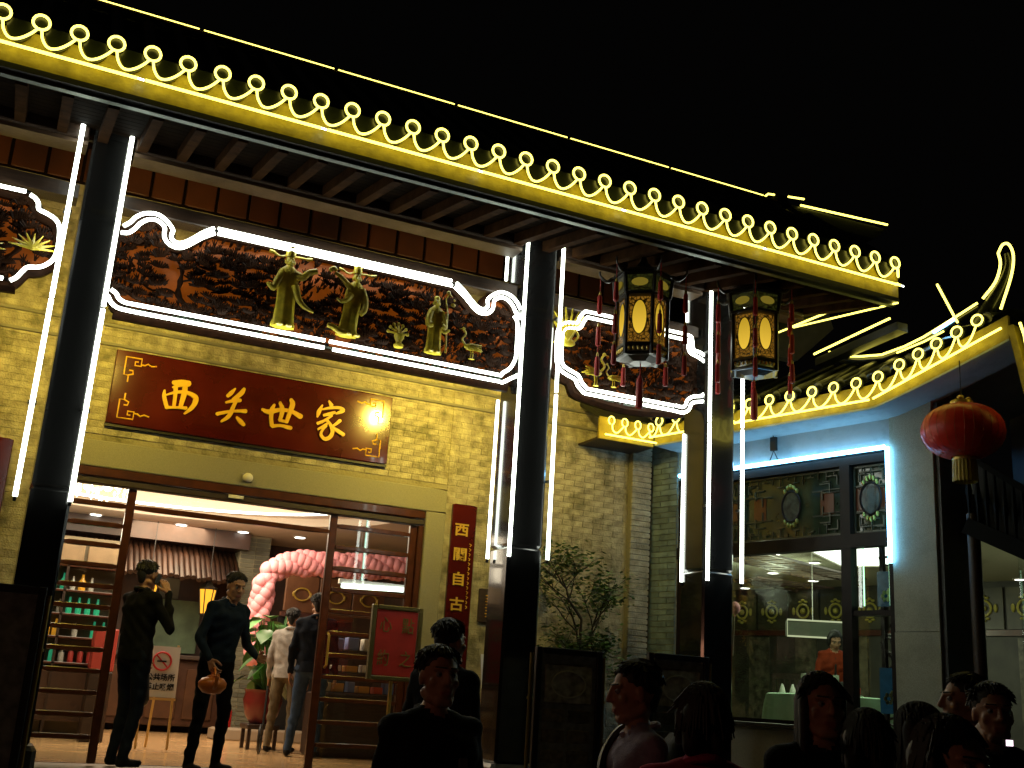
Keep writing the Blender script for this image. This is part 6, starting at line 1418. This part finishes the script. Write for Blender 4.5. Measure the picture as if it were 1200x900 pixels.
    if hair != 'bald':
        nl = 460 if hair == 'short' else 420
        for i in range(nl):
            az = rr.uniform(-PI, PI); el_ = rr.uniform(.05, 1.5)
            dirv = Vector((math.sin(az)*math.cos(el_), math.cos(az)*math.cos(el_), math.sin(el_)))
            front = math.cos(az)
            if front > .45 and el_ < (.62 if hair != 'fringe' else .40): continue
            if hair == 'short' and abs(math.sin(az)) > .6 and el_ < .25 and front > 0: continue
            p = Vector((dirv.x*.080, -.028+dirv.y*.094, .052+dirv.z*.084)); 
            if hair == 'short': q = p+Vector((dirv.x*.004+rr.uniform(-.012, .012)+.03*dirv.x*max(0, dirv.z), dirv.y*.003+(.028 if front > 0 else -.02)*max(0, dirv.z)+rr.uniform(-.008, .008), -.030*(1-max(0, dirv.z)*.8)+rr.uniform(-.006, .006)))
            elif front > .3: q = p+Vector((dirv.x*.03+.01*(1 if dirv.x > 0 else -1), .018, -.035)); rad = .010
            else:
                L = rr.uniform(.05, .10) if hair == 'bob' else rr.uniform(.22, .36)
                q = p+Vector((dirv.x*.022, dirv.y*.02-.006, -L*(1.25-el_*.5)))
            a_ = Hh+HR @ (p*k); b_ = Hh+HR @ (q*k); mb.capsule(a_, b_, .0085*k, .003*k, 5)
        if hair in ('long', 'bob'):
            L = .30 if hair == 'long' else .075
            mb.capsule(hp(-.035, -.06, .03), hp(-.045, -.07, -L), .055*k, .04*k, 12); mb.capsule(hp(.035, -.06, .03), hp(.045, -.07, -L), .055*k, .04*k, 12)
            for sx in (-1, 1): mb.capsule(hp(sx*.07, .0, .03), hp(sx*.078, .005, -L*.8), .026*k, .016*k, 8)
        else: mb.capsule(hp(0, -.07, .01), hp(0, -.066, -.045), .052*k, .032*k, 12)
    mb.build('hair', HAIR, t, True)
    t['j'] = 0; del t['j']
    return t, J, hp, k
def wpt(t, p): return t.matrix_world @ Vector(p)
DK = (.012, .013, .015)
# man on the phone
t, J, hp, k = person('man in dark long sleeves and jeans talking on a phone by the left door leaf', 1.37, .0, 0, 1.75, 62, (.008, .0085, .009), (.012, .018, .032),
    pose=dict(elR=(.26, .13, 1.15), wrR=(.13, .16, 1.47), palmR=(-1, -.1, .1), dirR=(-.35, -.25, .9), curlR=.9, elL=(-.23, .03, 1.12), wrL=(-.17, .20, .93), palmL=(1, 0, 0), dirL=(.1, .3, -1), curlL=1.4,
              kneeL=(-.10, .05, .50), ankL=(-.12, .0, .09), kneeR=(.10, .03, .5), ankR=(.11, -.05, .09)), head_rot=(-6, 0, 8))
ph = MB(); ph.bbox((-.012, -.022, -.05), (.0, .022, .05), .003); a = ph.build('mobile_phone', M_black, None); a['label'] = 'small dark mobile phone held to the ear of the man by the left door leaf'; a['category'] = 'phone'
def place_local(o, t, p, rot=(0, 0, 0)):
    rz = t.rotation_euler.z; M = Matrix.Translation(t.location) @ Matrix.Rotation(rz, 4, 'Z') @ Matrix.Translation(Vector(p)) @ Euler(tuple(R(v) for v in rot)).to_matrix().to_4x4(); o.matrix_world = M
place_local(a, t, hp(.098, .03, -.02), (-20, 0, 0))
bg_ = MB(); bg_.capsule((0, 0, -.02), (0, 0, -.22), .05, .075, 12); bg_.tube([(0, -.03, .0), (0, -.02, .08), (0, .02, .08), (0, .03, 0)], .006, 6); a = bg_.build('hand_bag', M_black, None, True); a['label'] = 'small black bag hanging from the hand of the man on the phone'; a['category'] = 'bag'
place_local(a, t, J['wrL']+Vector((0.02, .035, -.16)))
# man holding an orange pot
t, J, hp, k = person('man in dark blue shirt leaning forward with an orange pot in the doorway', 2.03, -.30, 0, 1.70, 150, (.009, .017, .030), (.004, .004, .005),
    pose=dict(elR=(.27, .02, 1.13), wrR=(.25, .20, .95), dirR=(0, .5, -.8), palmR=(-1, 0, 0), curlR=1.3, elL=(-.26, .04, 1.12), wrL=(-.24, .25, 1.04), dirL=(0, 1, -.1), palmL=(1, 0, 0), curlL=.8,
              kneeL=(-.13, .03, .5), ankL=(-.16, -.03, .09), kneeR=(.12, .0, .5), ankR=(.14, -.03, .09)), lean=10, head_rot=(-8, 0, -14))
mb = MB(); mb.lathe([(.03, -.085), (.075, -.075), (.115, -.03), (.118, .01), (.09, .045), (.055, .055), (.05, .065), (.015, .075), (.012, .095)], (0, 0, 0), 24)
pt = local(thing('orange_pot', 'round orange pot with a spout held low by the man in the doorway', 'pot', (0, 0, 0))); mb.build('pot_body', mat('orange_plastic', (.62, .17, .02), .35, var=.1), pt, True)
mb = MB(); mb.tube(catmull([(.09, 0, -.03), (.15, 0, .0), (.17, 0, .05), (.20, 0, .07)], 4), [.022]*5+[.016]*8, 8); mb.build('spout', MATS['orange_plastic'], pt, True)
mb = MB(); mb.tube(catmull([(-.06, 0, .05), (-.05, 0, .12), (.03, 0, .125), (.08, 0, .06)], 4), .010, 8); mb.build('handle', MATS['orange_plastic'], pt, True)
place_local(pt, t, J['wrR']+Vector((.0, .07, -.20)), (0, 0, 60))
# two visitors inside
t, J, hp, k = person('man in dark jacket and blue jeans seen from behind by the right door leaf', 3.62, 2.25, 0, 1.80, 25, (.010, .014, .022), (.04, .07, .13), hair='short', vox=.016,
    pose=dict(kneeL=(-.14, .05, .5), ankL=(-.18, .02, .09)))
t, J, hp, k = person('person in pale top and khaki trousers half hidden beside the man in blue jeans', 3.54, 3.05, 0, 1.66, 35, (.35, .33, .30), (.16, .13, .08), hair='short', vox=.016, pose=dict(kneeL=(-.13, .0, .5), ankL=(-.15, -.02, .09)))
tw = thing('trolley_wheel', 'dark spoked wheel of a low cart standing by the khaki trousers', 'cart', (3.22, 2.7, .16))
mb = MB(); mb.tube([(3.22+.05*math.cos(a*PI/12), 2.7+.14*math.cos(a*PI/12), .165+.15*math.sin(a*PI/12)) for a in range(24)], .014, 6, closed=True); mb.build('tyre', M_black, tw, True)
for a in range(6): mb = MB(); mb.tube([(3.22, 2.7, .165), (3.22+.05*math.cos(a*PI/3), 2.7+.14*math.cos(a*PI/3), .165+.15*math.sin(a*PI/3))], .004, 4); mb.build('spoke', M_silver, tw)
mb = MB(); mb.tube([(3.22, 2.7, .165), (3.30, 2.95, .2), (3.34, 3.1, .75)], .014, 6); mb.build('cart_frame', M_black, tw)
# waitress
WAIT = person('waitress in an orange red jacket bending over the green table in the dining room', 9.70, .55, .25, 1.58, 205, (.24, .035, .012), (.02, .02, .02), hair='bob', female=True, lean=12, head_rot=(-22, 0, 0), vox=.016,
    pose=dict(elL=(-.24, .06, 1.15), wrL=(-.18, .28, 1.05), elR=(.24, .06, 1.15), wrR=(.18, .28, 1.05)))
t, J, hp, k = WAIT
mb = MB(); mb.capsule(Vector((0, .165, 1.36))*k, Vector((0, .15, 1.05))*k, .012, .012, 6); mb.build('dark_placket', M_black, t, True)
mb = MB(); mb.bbox((-.16, .10, .60), (.16, .15, .98), .02); mb.build('apron', mat('dark_apron', (.03, .03, .03), .7), t)
# passers-by on the street (heads and shoulders above the lower edge)
GZ = -.75
crowd = [
 ('man in black polo shirt with small pale chest badge before the red easel sign', 1.72, -6.31, GZ, 1.715, 172, (.010, .010, .011), (.01, .01, .01), 'short', False, dict(sleeves='short', head_rot=(0, 0, -8))),
 ('dark haired person walking close behind the man in the black polo shirt', 2.50, -4.5, -.60, 1.80, 60, (.012, .012, .014), (.01, .01, .01), 'short', False, dict(head_rot=(0, 0, 0))),
 ('man in pinkish shirt with a dark shoulder strap walking left before the menu boards', 2.40, -6.73, GZ, 1.70, 286, (.30, .27, .36), (.02, .02, .02), 'short', False, dict(head_rot=(-6, 0, 0))),
 ('person in a dark pink top seen from behind in front of the third column', 2.16, -7.51, GZ, 1.61, 20, (.40, .03, .09), (.02, .02, .02), 'bob', False, dict()),
 ('smiling long haired woman in a black coat before the dining room window', 2.91, -7.19, GZ, 1.69, 205, (.008, .008, .009), (.01, .01, .01), 'long', True, dict(head_rot=(0, 0, 6))),
 ('dark haired person seen from behind right of the long haired woman', 2.79, -7.56, GZ, 1.565, 40, (.03, .028, .02), (.01, .01, .01), 'bob', True, dict()),
 ('woman with hooded dark hair in front of the granite pillar', 3.265, -7.33, GZ, 1.605, 120, (.008, .008, .009), (.01, .01, .01), 'long', True, dict()),
 ('nearest woman with full dark hair facing the camera at the lower edge', 2.08, -8.60, GZ, 1.545, 190, (.01, .01, .011), (.01, .01, .01), 'bob', True, dict(head_rot=(-4, 0, 10))),
 ('man partly hidden behind his friend at the foot of the black pole', 4.21, -6.67, GZ, 1.77, 295, (.012, .013, .014), (.01, .01, .01), 'short', False, dict(head_rot=(0, 0, 0))),
 ('smiling man in a dark jacket at the lower right edge', 3.82, -7.16, GZ, 1.71, 215, (.03, .032, .032), (.01, .01, .01), 'short', False, dict(head_rot=(0, 0, 4))),
]
for lab, x, y, z, h, fa, sh, pa, hr, fem, kw in crowd:
    r_ = person(lab, x, y, z, h-.035, fa, sh, pa, hair=hr, female=fem, vox=.017, hands=lab.startswith(('man in black', 'smiling man')), **kw)
    if lab.startswith('man in black'):
        t, J, hp, k = r_; mb = MB(); mb.bbox((-.02, -.003, -.018), (.02, .003, .018), .002); b = mb.build('chest_badge', mat('pale_badge', (.12, .12, .11), .5), t); b.location = Vector((-.075, .128, 1.29))*k
    if 'shoulder strap' in lab:
        t, J, hp, k = r_; mb = MB(); P = [(.13, .02, 1.475), (.08, .115, 1.36), (-.02, .14, 1.20), (-.12, .12, 1.05), (-.16, -.02, 1.0), (-.10, -.13, 1.12), (.02, -.135, 1.30), (.11, -.08, 1.44)]
        mb.tube(catmull([Vector(p)*k for p in P], 5, True), .017, 6, closed=True); b = mb.build('strap', M_black, t, True)
        mb = MB(); mb.bbox((-.15, -.27, 1.02), (.15, -.13, 1.42), .04); mb.build('back_bag', mat('bag_cloth', (.015, .016, .014), .8, bump=.3), t, True)
# lit phone screen held up in the crowd
t = thing('camera_phone', 'small bright phone screen glowing beside the smiling man at the lower right', 'phone', (3.63, -7.35, .60))
mb = MB(); mb.bbox((3.615, -7.40, .70), (3.655, -7.385, .728), .002); mb.build('phone_body', M_black, t)
mb = MB(); mb.box((3.618, -7.404, .703), (3.652, -7.401, .725)); mb.build('screen', glow('pink_screen', (1, .75, .9), 2.2), t)
# a low warm street light left of the photographer: it gives the reddish edge light on the crowd
sl = thing('street_lamp', 'low reddish globe lamp on a black post at the left of the street', 'lamp', (-2.2, -7.8, -.75))
mb = MB(); mb.tube([(-2.2, -7.8, -.75), (-2.2, -7.8, 1.62)], .04, 10); mb.lathe([(.12, 0), (.10, .04), (.05, .3), (.04, .32)], (-2.2, -7.8, -.748), 14); mb.build('lamp_post', M_black, sl, True)
mb = MB(); mb.lathe([(.05, 0), (.09, .03), (.05, .06)], (-2.2, -7.8, 1.60), 14); mb.build('collar_ring', M_gb, sl, True)
mb = MB(); mb.ball((-2.2, -7.8, 1.83), (.17, .17, .17), 20, 14); mb.build('globe', glow('reddish_globe', (1, .42, .24), 16), sl, True)
